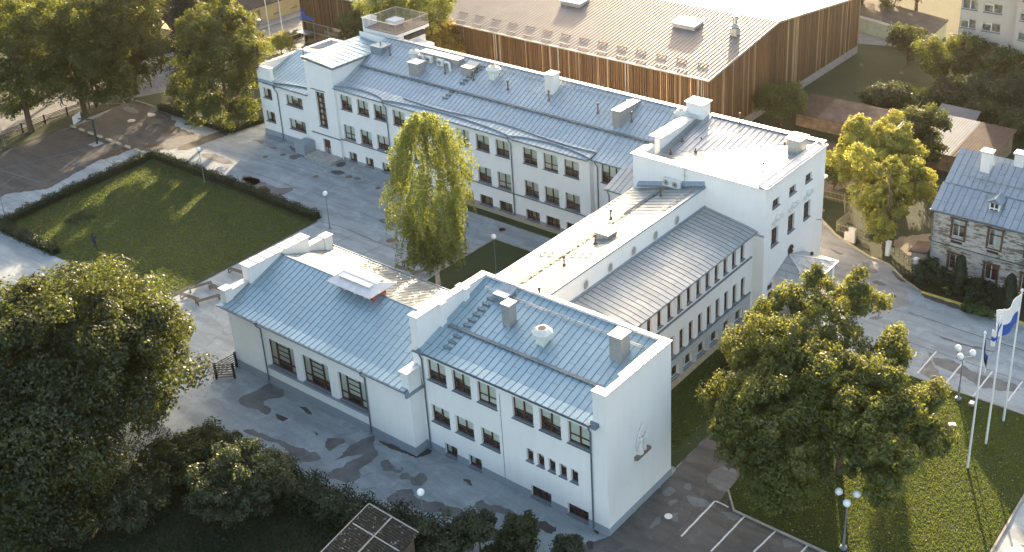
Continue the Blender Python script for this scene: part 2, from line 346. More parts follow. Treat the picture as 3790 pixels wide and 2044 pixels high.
# ------------------------------------------------------------------ metal roofs, facades, windows
def metal_roof(parent, name, o, ud, L_, sd, prof, mat, seam=.62, thick=.16, seams=True):
    """o: eave start; ud: unit along eave; sd: unit (xy) up the slope; prof: [(s,z)]"""
    b=MB(); o=np.array([o[0],o[1],0.]); ud=np.array([*ud,0.]); sd=np.array([*sd,0.])
    acc=0; flip = np.cross(ud,sd)[2] < 0
    def q(pts,uv=None,m=0): b.face(pts[::-1] if flip else pts, m, (uv[::-1] if flip else uv) if uv else None)
    for (s0,z0),(s1,z1) in zip(prof[:-1],prof[1:]):
        l=math.hypot(s1-s0,z1-z0); P=lambda u,s,z: o+ud*u+sd*s+np.array([0,0,z])
        q([P(0,s0,z0),P(L_,s0,z0),P(L_,s1,z1),P(0,s1,z1)],[(acc,0),(acc,L_),(acc+l,L_),(acc+l,0)])
        q([P(0,s1,z1-thick),P(L_,s1,z1-thick),P(L_,s0,z0-thick),P(0,s0,z0-thick)])
        q([P(0,s0,z0-thick),P(0,s0,z0),P(0,s1,z1),P(0,s1,z1-thick)][::-1]); q([P(L_,s0,z0-thick),P(L_,s0,z0),P(L_,s1,z1),P(L_,s1,z1-thick)])
        if seams:
            n=int(L_/seam)
            nrm=np.cross(P(1,s0,z0)-P(0,s0,z0),P(0,s1,z1)-P(0,s0,z0)); nrm/=np.linalg.norm(nrm); nrm*=np.sign(nrm[2])
            for k in range(1,n+1):
                u=k*seam
                if u<L_-.05: b.bar(P(u,s0,z0)+nrm*.012,P(u,s1,z1)+nrm*.012,.022,.036,0,up=nrm)
        acc+=l
    s0,z0=prof[0]; s1,z1=prof[-1]
    q([P(0,s0,z0-thick),P(L_,s0,z0-thick),P(L_,s0,z0),P(0,s0,z0)],m=1); q([P(L_,s1,z1-thick),P(0,s1,z1-thick),P(0,s1,z1),P(L_,s1,z1)],m=1)
    return b.build(name,[mat,'flashing'],parent)
KINDS={}
RND=random.Random(7)
def win_proto(kind,w,h,var):
    """local: x along wall, z up, -y outward; origin lower left corner of the opening"""
    dp=.20; fr='frame_brown'; t=.075
    f=MB(); p=MB(); bl=MB(); bm='blind'
    Y0,Y1=dp,dp+.07
    def rect(x0,x1,z0,z1,tt=t,m=0):
        f.box(x0,x1,Y0,Y1,z0,z0+tt,m); f.box(x0,x1,Y0,Y1,z1-tt,z1,m); f.box(x0,x0+tt,Y0+.001,Y1-.001,z0+tt,z1-tt,m); f.box(x1-tt,x1,Y0+.001,Y1-.001,z0+tt,z1-tt,m)
    def blind(x0,x1,frac):
        if frac>0: bl.box(x0,x1,dp+.10,dp+.115,h*(1-frac),h-.02)
    if kind=='gym':
        cols=[0,.27,.73,1]; rect(0,w,0,h,.10)
        for c in cols[1:-1]: f.box(c*w-.07,c*w+.07,Y0-.01,Y1+.01,.1,h-.1)
        f.box(.1,w-.1,Y0+.002,Y1-.002,h*.26,h*.26+.08)
        for k in (.46,.64,.82): f.box(cols[1]*w+.07,cols[2]*w-.07,Y0+.004,Y1-.004,h*k,h*k+.05)
        blind(.05,w*.27,.97); blind(w*.72,w-.05,.66 if var else .97); blind(w*.28,w*.72,.70)
    elif kind=='stair':
        rect(0,w,0,h,.09); f.box(w/2-.05,w/2+.05,Y0-.01,Y1+.01,.09,h-.09)
        for k in range(1,6): f.box(.09,w-.09,Y0+.002,Y1-.002,h*k/6-.035,h*k/6+.035)
        for k in range(6):
            bl.box(.08+(k%2)*.1,w*.45,dp+.2,dp+.22,h*k/6+.12,h*k/6+.55)
    elif kind in('cross','tri','quad'):
        n={'cross':2,'tri':3,'quad':4}[kind]; rect(0,w,0,h)
        for k in range(1,n): f.box(w*k/n-.05,w*k/n+.05,Y0-.01,Y1+.01,t,h-t)
        f.box(t,w-t,Y0+.002,Y1-.002,h*.34,h*.34+.07)
        fr_=[[.62,.60,.62,.6],[.45,.72,.62,.5],[.95,.92,.9,.6],[.50,.60,.7,.62]][var%4]
        for k in range(n): blind(w*k/n+.03,w*(k+1)/n-.03,fr_[k])
    elif kind=='wide':
        rect(0,w,0,h); 
        for k in(.3,.7): f.box(w*k-.045,w*k+.045,Y0-.01,Y1+.01,t,h-t)
        blind(.04,w*.26,.9); blind(w*.32,w*.66,.42)
    elif kind=='pair':
        rect(0,w,0,h); f.box(w/2-.05,w/2+.05,Y0-.01,Y1+.01,t,h-t); blind(.04,w*.3,.85)
    elif kind=='trio':
        rect(0,w,0,h)
        for k in(1/3,2/3): f.box(w*k-.045,w*k+.045,Y0-.01,Y1+.01,t,h-t)
    elif kind=='slim':
        rect(0,w,0,h,.07); f.box(.07,w-.07,Y0+.002,Y1-.002,h*.72,h*.72+.06); bl.box(.06,w*.45,dp+.10,dp+.115,.05,h-.05)
    elif kind=='small':
        rect(0,w,0,h,.07); f.box(.07,w-.07,Y0+.002,Y1-.002,h*.5,h*.5+.05); blind(.05,w-.05,.4)
    elif kind=='plain':
        rect(0,w,0,h,.07); bl.box(.06,w*.5,dp+.10,dp+.115,.05,h-.05)
    elif kind=='whitebase':
        fr='white_paint'; rect(0,w,0,h,.08); f.box(w*.36-.05,w*.36+.05,Y0-.01,Y1+.01,.08,h-.08); blind(.08,w*.3,.9)
    elif kind=='flat':
        fr='white_paint'; rect(0,w,0,h,.07); f.box(w*.5-.06,w*.5+.06,Y0-.01,Y1+.01,.07,h-.07); blind(.05,w*.5,[.3,.85,.0,.5][var%4]); 
    elif kind=='house':
        fr='old_brown'
        f.box(-.18,0,-.05,dp,-.15,h+.12); f.box(w,w+.18,-.05,dp,-.15,h+.12); f.box(-.28,w+.28,-.12,dp-.002,h+.12,h+.24); f.box(-.18,w+.18,-.08,dp-.003,-.28,-.15)
        rect(0,w,0,h,.06,1)
        f.box(w/2-.04,w/2+.04,Y0-.01,Y1+.01,.06,h-.06,1); f.box(.06,w-.06,Y0-.012,Y1-.002,h*.63,h*.63+.10)
        bm='curtain_pink' if var==1 else 'blind'
        if var!=2: bl.box(w*.3,w-.06,dp+.14,dp+.16,.06,h-.06)
        else: bl.box(.06,w-.06,dp+.14,dp+.16,h*.6,h-.06)
    p.face([(.03,dp+.035,.03),(w-.03,dp+.035,.03),(w-.03,dp+.035,h-.03),(.03,dp+.035,h-.03)])
    ms=[fr,'white_paint'] if kind=='house' else fr
    root=f.build('window',ms); p.build('pane','glass',root)
    if bl.v: bl.build('blind',bm,root)
    if kind not in('house',):
        s=MB(); s.hexa([(-.06,-.13,-.07),(w+.06,-.13,-.07),(w+.06,dp,-.04),(-.06,dp,-.04)],[(-.06,-.13,-.02),(w+.06,-.13,-.02),(w+.06,dp,.025),(-.06,dp,.025)]); s.build('sill','sill_metal',root)
    COL.objects.unlink(root)
    for c in root.children: COL.objects.unlink(c)
    return root
def add_window(parent,kind,w,h,loc,rz,var,name):
    key=(kind,round(w,2),round(h,2),var)
    if key not in KINDS: KINDS[key]=win_proto(*key)
    c=copy_tree(KINDS[key],parent); c.name=name; c.location=loc; c.rotation_euler=(0,0,rz); return c
def facade(parent,p0,p1,z0,z1,wins,mat='white_plaster',name='wall',depth=.24,room=True,wname='window',plinth=None,plm='plinth'):
    p0=np.array(p0,float); p1=np.array(p1,float); Lw=np.linalg.norm(p1-p0); u=(p1-p0)/Lw; n=np.array([u[1],-u[0]]); rz=math.atan2(u[1],u[0])
    b=MB(); ib=MB()
    def P(a,z,d=0): q=p0+u*a-n*d; return (q[0],q[1],z)
    us=sorted(set([0.,Lw]+[w[0] for w in wins]+[w[1] for w in wins])); zs=sorted(set([z0,z1]+[w[2] for w in wins]+[w[3] for w in wins]))
    for i in range(len(us)-1):
        for j in range(len(zs)-1):
            a,c=us[i],us[i+1]; e,g=zs[j],zs[j+1]; mu,mz=(a+c)/2,(e+g)/2
            if c-a<1e-4 or g-e<1e-4: continue
            if any(w[0]<mu<w[1] and w[2]<mz<w[3] for w in wins): continue
            b.face([P(a,e),P(c,e),P(c,g),P(a,g)])
    for w in wins:
        a,c,e,g,k=w[:5]; d=depth+.06
        b.face([P(a,e),P(a,g),P(a,g,d),P(a,e,d)][::-1]); b.face([P(c,e),P(c,g),P(c,g,d),P(c,e,d)]); b.face([P(a,g),P(c,g),P(c,g,d),P(a,g,d)][::-1]); b.face([P(a,e),P(c,e),P(c,e,d),P(a,e,d)])
        if room:
            D=.85
            ib.face([P(a-.3,e-.3,D),P(c+.3,e-.3,D),P(c+.3,g+.1,D),P(a-.3,g+.1,D)]); ib.face([P(a,e,d+.002),P(c,e,d+.002),P(c+.3,e-.3,D),P(a-.3,e-.3,D)]); ib.face([P(a,g,d+.002),P(c,g,d+.002),P(c+.3,g+.1,D),P(a-.3,g+.1,D)])
            ib.face([P(a,e,d+.002),P(a,g,d+.002),P(a-.3,g+.1,D),P(a-.3,e-.3,D)]); ib.face([P(c,e,d+.002),P(c,g,d+.002),P(c+.3,g+.1,D),P(c+.3,e-.3,D)])
        if k: 
            q=P(a,e); add_window(parent,k,c-a,g-e,q,rz,w[5] if len(w)>5 else RND.randrange(4),w[6] if len(w)>6 else wname)
    o=b.build(name,mat,parent)
    if ib.v: ib.build('room_interior','room_wall',parent)
    if plinth:
        pb=MB(); cur=0; zt=plinth
        blk=sorted([(w[0],w[1],w[2]) for w in wins if w[2]<zt])
        for a,c,e in blk+[(Lw,Lw,0)]:
            if a>cur+.02:
                A,B=P(cur,0,-.05),P(a,0,-.05); A2,B2=P(cur,0,.0),P(a,0,.0)
                pb.hexa([(A[0],A[1],z0),(B[0],B[1],z0),(B2[0],B2[1],z0),(A2[0],A2[1],z0)],[(A[0],A[1],zt),(B[0],B[1],zt),(B2[0],B2[1],zt),(A2[0],A2[1],zt)])
            if c>a and e>z0+.1:
                A,B=P(a,0,-.05),P(c,0,-.05); A2,B2=P(a,0,.0),P(c,0,.0); zz_=e-.08
                if zz_>z0+.03: pb.hexa([(A[0],A[1],z0),(B[0],B[1],z0),(B2[0],B2[1],z0),(A2[0],A2[1],z0)],[(A[0],A[1],zz_),(B[0],B[1],zz_),(B2[0],B2[1],zz_),(A2[0],A2[1],zz_)])
            cur=max(cur,c)
        pb.build('plinth',plm,parent)
    return o
def downpipe(parent,x,y,zt,nx=0,ny=-1,zb=.15,out=.32):
    b=MB(); r=.065
    b.tube([(x+nx*out,y+ny*out,zt+.05),(x+nx*out,y+ny*out,zt-.25),(x+nx*.12,y+ny*.12,zt-.7),(x+nx*.12,y+ny*.12,zb+.15),(x+nx*.3,y+ny*.3,zb-.05)],r,8)
    b.lathe((x+nx*out,y+ny*out,zt),[(.09,-.1),(.2,.12),(.2,.2)],8)
    return b.build('downpipe','gutter_metal',parent)
def coping(parent,boxes,mat='coping',name='coping'):
    b=MB()
    for x0,x1,y0,y1,z in boxes:
        b.box(x0,x1,y0,y1,z,z+.07)
        # sheet joints standing proud of the coping
        lx,ly=x1-x0,y1-y0
        if max(lx,ly)>1.6:
            n=int(max(lx,ly)/.95)
            for k in range(1,n):
                if lx>ly: b.box(x0+lx*k/n-.02,x0+lx*k/n+.02,y0,y1,z+.07,z+.10,1)
                else: b.box(x0,x1,y0+ly*k/n-.02,y0+ly*k/n+.02,z+.07,z+.10,1)
    return b.build(name,[mat,'gutter_metal'],parent)

# ================================================================== SCHOOL
S = thing('school_building','white plastered school with blue-grey metal roofs, long wings and a corner block','school',(0,0,0))
def wr(x0,x1,za,zb,k,base,*a): return (x0-base,x1-base,za,zb,k,*a)
# --- front block (x -18..0, y 0..8.2)
up=[(-17.2,-15.25),(-14.6,-12.72),(-12.05,-10.14),(-8.6,-6.62),(-6.02,-4.05),(-3.42,-1.46)]
mid=[(-17.2,-15.28),(-14.65,-12.75),(-12.0,-10.12)]
sm=[(-7.48+k*1.045,-6.82+k*1.045) for k in range(5)]
ws=[wr(a,b,6.95,8.85,'cross',-18,i%3) for i,(a,b) in enumerate(up)]+[wr(a,b,3.0,4.6,'cross',-18,(i+3)%4) for i,(a,b) in enumerate(mid)]
ws+=[wr(a,b,3.52,4.63,'small',-18,0,'small_window') for a,b in sm]
ws+=[wr(-7.23,-5.29,.27,1.3,'trio',-18,0,'basement_window'),wr(-3.76,-1.8,.27,1.3,'trio',-18,0,'basement_window'),wr(-16.1,-14.75,.22,1.3,'pair',-18,0,'basement_window'),wr(-13.55,-12.2,.22,1.3,'pair',-18,0,'basement_window')]
facade(S,(-18,0),(0,0),0,9.46,ws,plinth=.72)
b=MB()
b.face([(0,0,0),(0,8.2,0),(0,8.2,12.25),(0,0,12.25)]); b.face([(0,8.2,0),(-18,8.2,0),(-18,8.2,12.2),(0,8.2,12.2)]); b.face([(-18,8.2,0),(-18,0,0),(-18,0,9.3),(-18,8.2,12)])
b.box(-.34,-.001,.001,8.19,9.0,12.25); b.box(-1.1,-.002,-.001,.62,9.28,12.25)
b.box(-18.45,-17.86,-.001,8.199,6.2,12.22); b.box(-18.6,-17.8,-.05,.5,6.2,12.22); b.box(-18.55,-17.6,2.4,2.95,8,12.22); b.box(-18.55,-17.6,5.2,5.7,8,12.22)
b.box(-18.0,-.002,8.0,8.198,9,12.2)
b.build('wall','white_plaster',S)
b=MB(); b.box(.001,.06,0,8.25,0,.62); b.build('plinth','plinth',S)
coping(S,[(-.5,.07,.68,2.5,12.25),(-.78,.072,2.5,8.3,12.252),(-1.18,.07,-.07,.68,12.254),(-18.72,-17.72,-.13,.58,12.25),(-18.5,-17.78,.58,2.35,12.22),(-18.66,-17.5,2.35,3.0,12.25),(-18.5,-17.78,3.0,5.15,12.22),(-18.66,-17.5,5.15,5.75,12.25),(-18.5,-17.78,5.75,8.3,12.22),(-17.78,-.78,7.92,8.3,12.22)])
metal_roof(S,'roof',(-17.85,-.38),(1,0),16.75,(0,1),[(0,9.56),(1.0,9.70),(8.4,12.05)],'zinc_roof')
metal_roof(S,'roof',(-1.1,.62),(1,0),.78,(0,1),[(0,9.70),(7.4,12.05)],'zinc_roof',seams=False)
fm=MB(); fm.box(-18.0,-1.1,-.42,-.36,9.38,9.52); fm.hexa([(-1.35,-.5,9.46),(-.55,-.5,9.46),(-.55,0,9.46),(-1.35,0,9.46)],[(-1.2,-.3,9.60),(-.7,-.3,9.60),(-.6,0,9.75),(-1.3,0,9.75)])
fm.box(-18.1,-17.0,-.6,-.43,9.48,9.58); fm.build('gutter','gutter_metal',S)
downpipe(S,-1.3,0,9.43); downpipe(S,-17.62,0,9.4)
b=MB(); b.tube([(-9.8,-.015,8.6),(-9.8,-.015,.7)],.02,5); b.build('cable','gutter_metal',S)
# relief sculpture on the gable
b=MB(); 
b.hexa([(.0,3.3,4.62),(.32,3.3,4.7),(.32,5.05,4.7),(.0,5.05,4.62)],[(.0,3.3,4.95),(.36,3.3,4.95),(.36,5.05,4.95),(.0,5.05,4.95)],1)
b.lathe((.08,3.95,4.95),[(.30,0),(.26,.5),(.20,.95),(.25,1.2),(.17,1.4),(.08,1.44)],8); b.lathe((.12,3.92,6.38),[(.05,0),(.13,.1),(.12,.22),(.05,.3)],8)
b.lathe((.06,4.5,4.95),[(.20,0),(.17,.5),(.13,.8),(.16,.95),(.08,1.05)],8); b.lathe((.1,4.5,6.0),[(.04,0),(.1,.08),(.09,.18),(.03,.24)],8)
b.tube([(.1,3.6,5.3),(.16,3.45,5.9),(.12,3.7,6.6),(.1,4.1,7.15),(.08,4.35,7.45)],[.05,.06,.06,.05,.03],6); b.tube([(.14,4.1,6.1),(.2,4.5,6.15),(.18,4.75,6.4)],.05,6)
b.lathe((.1,4.75,6.4),[(.02,0),(.13,.12),(.1,.24),(.02,.28)],8)
b.build('wall_relief',['relief','relief_dark'],S,smooth=False)
# --- gym (x -40.4..-18, y -1.37..11.1)
gw=[wr(-35.3,-31.9,2.1,4.88,'gym',-40.4,0,'gym_window'),wr(-30.95,-27.6,2.1,4.87,'gym',-40.4,1,'gym_window'),wr(-26.5,-23.2,2.1,4.86,'gym',-40.4,0,'gym_window')]
facade(S,(-40.4,-1.37),(-18,-1.37),0,6.5,gw,plinth=.82)
b=MB(); b.face([(-18,-1.37,0),(-18,0,0),(-18,0,6.5),(-18,-1.37,6.3)]); b.face([(-18,11.1,0),(-40.4,11.1,0),(-40.4,11.1,6.4),(-18,11.1,6.4)])
b.face([(-40.4,11.1,0),(-40.4,-1.37,0),(-40.4,-1.37,6.3),(-40.4,4.8,8.7),(-40.4,11.1,6.4)])
b.box(-41.0,-40.3,-1.36,-.62,6.1,7.85); b.box(-40.95,-40.42,-.62,1.2,6.1,7.55); b.box(-41.05,-40.0,1.2,8.0,6.3,9.08); b.box(-40.95,-40.42,8.0,10.0,6.3,7.9); b.box(-41.0,-40.2,10.0,10.9,6.3,7.95)
b.box(-18.62,-17.86,-1.5,-.2,6.0,7.95)
b.build('wall','white_plaster',S)
b=MB(); b.box(-18.0,-17.95,-1.42,0,0,.82); b.box(-35.65,-23.0,-1.62,-1.36,1.86,1.92); b.build('plinth',"plinth",S)
coping(S,[(-41.2,-39.85,1.1,8.1,9.08),(-41.15,-40.2,-1.48,-.55,7.85),(-41.1,-40.3,-.55,1.1,7.55),(-41.1,-40.3,8.1,9.95,7.9),(-41.15,-40.1,9.95,11.0,7.96)])
coping(S,[(-18.72,-17.76,-1.66,-.62,7.95),(-18.72,-18.2,-.62,-.1,7.952)])
metal_roof(S,'roof',(-40.9,-1.85),(1,0),22.85,(0,1),[(0,6.47),(1.1,6.66),(6.65,8.78)],'zinc_roof')
metal_roof(S,'roof',(-18.46,11.55),(-1,0),22.4,(0,-1),[(0,6.22),(1.0,6.5),(6.75,8.76)],'grey_roof')
b=MB(); b.box(-40.4,-18.5,4.72,4.88,8.74,8.84); b.box(-41.2,-18.0,-1.92,-1.87,6.28,6.44); b.box(-40.6,-18.6,10.75,10.85,6.85,7.0)
b.hexa([(-17.98,-1.9,5.9),(-17.80,-1.9,5.9),(-17.80,0,5.9),(-17.98,0,5.9)],[(-18.02,-1.9,6.35),(-17.98,-1.9,6.35),(-17.98,0,6.9),(-18.02,0,6.9)]); b.build('gutter','flashing',S)
downpipe(S,-35.85,-1.37,6.33,out=.5); downpipe(S,-23.0,-1.37,6.33,out=.5)
p=gz(*c1(1,1,705,800),8.75); vx=p[0]
r_=MB(); r_.box(vx,vx+4.1,4.0,5.6,8.2,9.45); ru=r_.build('roof_vent_house','red_paint',S)
r_=MB()
for k in range(3):
    cx=vx+.75+k*1.28
    r_.tube([(cx,3.93,8.95),(cx,3.99,8.95)],.44,14,0)
r_.box(vx-.1,vx+4.2,3.93,5.67,8.30,8.42); r_.build('louvre','white_paint',ru)
r_=MB(); r_.hexa([(vx-.6,3.2,9.25),(vx+4.7,3.2,9.25),(vx+4.7,6.4,9.25),(vx-.6,6.4,9.25)],[(vx-.6,3.2,9.32),(vx+4.7,3.2,9.32),(vx+4.7,6.4,9.32),(vx-.6,6.4,9.32)])
r_.hexa([(vx-.6,3.2,9.32),(vx+4.7,3.2,9.32),(vx+4.7,6.4,9.32),(vx-.6,6.4,9.32)],[(vx,4.7,9.85),(vx+4.1,4.7,9.85),(vx+4.1,4.9,9.85),(vx,4.9,9.85)]); r_.box(vx+.2,vx+3.9,3.95,5.7,9.6,9.78); r_.build('cap','coping',ru)
# --- connecting wing (x -19.6..-6.6, y 8.2..32.3)
cw=[]
for k in range(12): y=29.9-1.52*k; cw.append((y-8.2,y-8.2+.72,6.68,8.36,'plain',0))
for k in range(11): y=30.12-1.5*k; cw.append((y-8.2,y-8.2+.72,2.66,4.68,'slim',0,'tall_window'))
for k in range(7): y=28.99-2.19*k; cw.append((y-8.2,y-8.2+1.5,.28,1.55,'whitebase',0,'basement_window'))
facade(S,(-6.6,8.2),(-6.6,32.3),0,8.85,cw,depth=.3)
b=MB(); 
for za,zb,d,y0,y1 in ((6.18,6.32,.14,12.0,31.9),(2.40,2.52,.13,9.0,31.9)): b.hexa([(-6.6,y0,za),(-6.6+d,y0,za),(-6.6+d,y1,za),(-6.6,y1,za)],[(-6.6,y0,zb),(-6.6+d,y0,zb-.05),(-6.6+d,y1,zb-.05),(-6.6,y1,zb)])
b.build('string_course','sill_metal',S)
# grey base strip: drawn as thin plates between the basement windows
b=MB(); cuts=sorted([(c[0]+8.2,c[1]+8.2) for c in cw if c[3]<1.6]); cur=8.3
for a,c in cuts+[(31.9,31.9)]:
    b.box(-6.6,-6.57,cur,a,0,2.40)
    if c>a: b.box(-6.6,-6.57,a,c,1.56,2.40); b.box(-6.6,-6.57,a,c,0,.2)
    cur=c
b.build('wall_base','grey_plaster',S)
b=MB()
b.face([(-12,8.3,9.4),(-12,32.3,9.4),(-12,32.3,11.8),(-12,8.3,11.8)]); b.face([(-19.6,32.3,0),(-19.6,8.2,0),(-19.6,8.2,9.7),(-19.6,32.3,9.7)])
b.build('wall','white_plaster',S)
metal_roof(S,'roof',(-6.18,8.35),(0,1),23.95,(-1,0),[(0,8.86),(1.2,9.16),(5.8,9.86)],'grey_roof',seam=.62)
metal_roof(S,'roof',(-20.15,32.35),(0,-1),24.1,(1,0),[(0,9.62),(.9,9.86),(8.0,11.86),(8.25,11.88)],'grey_roof',seam=.75)
b=MB(); b.box(-12.1,-11.84,8.3,32.3,11.86,11.95); b.box(-12.0,-11.75,8.3,32.3,9.72,9.92); b.box(-20.26,-20.16,8.4,32.3,9.5,9.62)
b.hexa([(-19.6,32.0,10.0),(-12,32.0,11.9),(-12,32.3,11.9),(-19.6,32.3,10.0)],[(-19.6,32.0,10.2),(-12,32.0,12.1),(-12,32.3,12.45),(-19.6,32.3,10.5)]); b.build('flashing','flashing',S)
for y in (27.48,23.96,20.55,17.07,13.61):
    b=MB(); rim=MB(); n=20
    pts=[( -11.985, y+.34*math.cos(2*math.pi*k/n),10.44+.42*math.sin(2*math.pi*k/n)) for k in range(n)]
    b.face(pts); w=b.build('round_window','galvanised',S)
    for k in range(n):
        a0,a1=2*math.pi*k/n,2*math.pi*(k+1)/n
        f=lambda a,r,x:(x,y+r*.8*math.cos(a),10.44+r*math.sin(a))
        rim.face([f(a0,.42,-11.94),f(a1,.42,-11.94),f(a1,.56,-11.96),f(a0,.56,-11.96)]); rim.face([f(a0,.42,-11.985),f(a1,.42,-11.985),f(a1,.42,-11.94),f(a0,.42,-11.94)])
    rim.build('rim','chimney_white',w)
# snow guard walkways and rails
def walkway(parent,a,b_,w=.30,h=.16,step=1.3,name='snow_guard'):
    m=MB(); a=np.array(a,float); b_=np.array(b_,float); m.bar(a+[0,0,h],b_+[0,0,h],w,.045,up=(0,0,1)); d=(b_-a); ln=np.linalg.norm(d); d/=ln
    for k in range(int(ln/step)+1):
        q=a+d*min(k*step+.1,ln); n=np.array([-d[1],d[0],0]); m.bar(q+[0,0,h],q-n*.28*np.sign(n[1] if abs(n[1])>.1 else 1)+[0,0,-.02],.06,.05); m.bar(q+[0,0,h],q+[0,0,-.05],.06)
    return m.build(name,'guard_metal',parent)
zA=lambda y: 9.62+(y-.62)*(2.43/7.4)
walkway(S,(-17.2,2.75,zA(2.75)),(-1.6,2.75,zA(2.75)),.34)
b=MB()
for k in range(2): b.tube([(-17,6.9,zA(6.9)+.12+k*.16),(-1.3,6.9,zA(6.9)+.12+k*.16)],.025,5)
for k in range(13): b.tube([(-16.8+k*1.27,6.9,zA(6.9)-.02),(-16.8+k*1.27,6.9,zA(6.9)+.3)],.02,5)
b.build('snow_rail','galvanised',S)
zC=lambda x: 11.86+(x+12.15)*(2.0/7.1)
walkway(S,(-16.3,9.0,zC(-16.3)),(-16.3,31.4,zC(-16.3)),.30)
b=MB()
for k in range(2): b.tube([(-12.75,9,zC(-12.75)+.12+k*.15),(-12.75,31.5,zC(-12.75)+.12+k*.15)],.03,5)
for k in range(19): b.tube([(-12.75,9.2+k*1.22,zC(-12.75)-.02),(-12.75,9.2+k*1.22,zC(-12.75)+.3)],.025,5)
b.build('snow_rail','galvanised',S)
def steps(parent,a,dx,dy,dz,n,skip=(),mat='guard_metal'):
    for k in range(n):
        if k in skip: continue
        m=MB(); x,y,z=a[0]+dx*k,a[1]+dy*k,a[2]+dz*k
        if abs(dy)>abs(dx): m.box(x-.35,x+.35,y-.13,y+.13,z+.14,z+.18); m.bar((x-.3,y,z+.14),(x-.3,y-.1,z-.05),.06); m.bar((x+.3,y,z+.14),(x+.3,y-.1,z-.05),.06)
        else: m.box(x-.13,x+.13,y-.35,y+.35,z+.16,z+.2); m.bar((x,y-.3,z+.16),(x-.1,y-.3,z-.05),.06); m.bar((x,y+.3,z+.16),(x-.1,y+.3,z-.05),.06)
        m.build('roof_step',mat,parent)
steps(S,(-15.8,.95,zA(.95)),0,.58,.58*.328,10,(3,))
steps(S,(-18.6,16.2,zC(-18.6)),.85,0,.85*.28,7,(2,3))
# --- corner block (x -19.6..-5.5, y 32.3..44.4)
tw=[(33.63-32.3+k*3.27,34.98-32.3+k*3.27,10.78,11.6,'plain',0,'small_window') for k in range(3)]
tw+=[(33.63-32.3+k*3.27,34.98-32.3+k*3.27,6.75,8.6,'plain',0) for k in range(3)]
facade(S,(-5.5,32.3),(-5.5,44.4),0,13.5,tw,depth=.26)
b=MB(); b.face([(-20.2,32.3,8.4),(-5.5,32.3,8.4),(-5.5,32.3,13.3),(-20.2,32.3,13.3)]); b.face([(-6.7,32.3,0),(-5.5,32.3,0),(-5.5,32.3,8.5),(-6.7,32.3,8.5)]); b.face([(-5.5,44.4,0),(-19.6,44.4,0),(-19.6,44.4,13.5),(-5.5,44.4,13.5)])
b.box(-20.2,-19.7,32.301,35.3,8.5,13.28); b.box(-20.35,-19.75,36.3,43.3,11,13.75); b.box(-20.9,-18.9,43.0,44.5,11.5,15.0)
b.build('wall','white_plaster',S)
b=MB(); b.box(-5.5,-5.42,32.3,44.5,0,.7); b.box(-6.5,-5.5,32.22,32.3,0,.7); b.build('plinth','plinth',S)
coping(S,[(-66.4,-20.9,44.0,44.55,13.6)])
coping(S,[(-20.4,-5.6,32.15,33.0,13.3),(-20.4,-19.4,33.0,34.6,13.302),(-20.75,-19.3,35.9,43.0,13.76),(-21.05,-18.75,42.85,44.65,15.0),(-18.7,-5.6,44.0,44.6,13.62)])
b=MB()
V0=(-19.7,35.6,12.1);V1=(-6.3,43.9,13.45)
def uvf(pts): return [(p[1],p[0]) for p in pts]
t1=[V0,V1,(-19.7,44.2,13.6)]; b.face([V0,V1,(-6.3,44.2,13.55),(-19.7,44.2,13.55)],0,uvf([V0,V1,(-6.3,44.2,13.55),(-19.7,44.2,13.55)]))
for pts in ([V0,(-19.7,32.9,12.45),(-12.5,32.7,12.95)],[V0,(-12.5,32.7,12.95),V1],[V1,(-12.5,32.7,12.95),(-6.3,32.7,13.35)]): b.face(pts,0,[(p[0]*.9,p[1]) for p in pts])
for k in range(1,12):     # seams of the two slopes
    y=32.9+k*.95; xa=-19.5+max(0,(y-35.6))*1.6; za=12.2+(xa+19.7)*.085+ (0.25 if y<35 else 0)
    b.bar((xa,y,12.45+(xa+19.7)*.075),(-6.4,y,13.42),.04,.05,1)
for k in range(1,20):
    x=-19.6+k*.66; y=35.6+(x+19.7)*.62; z=12.1+(x+19.7)*.1007
    if y<43.5: b.bar((x,y,z+.03),(x,44.0,13.58),.03,.05,1)
b.build('roof',['tower_roof','flashing'],S)
b=MB(); n=16
for k in range(n):
    y0=32.2+k*12.3/n; y1=32.2+(k+1)*12.3/n-.03
    b.hexa([(-6.2,y0,13.45),(-5.3,y0,13.25),(-5.3,y1,13.25),(-6.2,y1,13.45)],[(-6.2,y0,13.56),(-5.3,y0,13.36),(-5.3,y1,13.36),(-6.2,y1,13.56)])
b.box(-6.32,-6.2,32.2,44.5,13.4,13.66)
b.build('coping','coping',S)
for y in (34.55,37.72,40.85):
    b=MB(); b.box(-5.52,-5.2,y-.85,y-.35,9.05,9.4); b.box(-5.52,-5.2,y+.35,y+.85,9.35,9.7); b.lathe((-5.42,y,9.5),[(.12,-.3),(.3,-.1),(.32,.15),(.15,.35)],10); b.build('wall_ornament','relief',S)
b=MB(); b.box(-5.5,-5.44,33.3,34.0,2.3,2.75); b.build('wall_plaque','plaque',S)
b=MB(); b.tube([(-5.4,33.65,2.98),(-5.2,33.65,3.05)],.07,8); b.tube([(-5.45,43.1,5.6),(-5.0,43.1,5.8)],.05,6); b.lathe((-5.0,43.1,5.65),[(.06,0),(.12,.1),(.05,.2)],8); b.build('wall_lamp','galvanised',S)
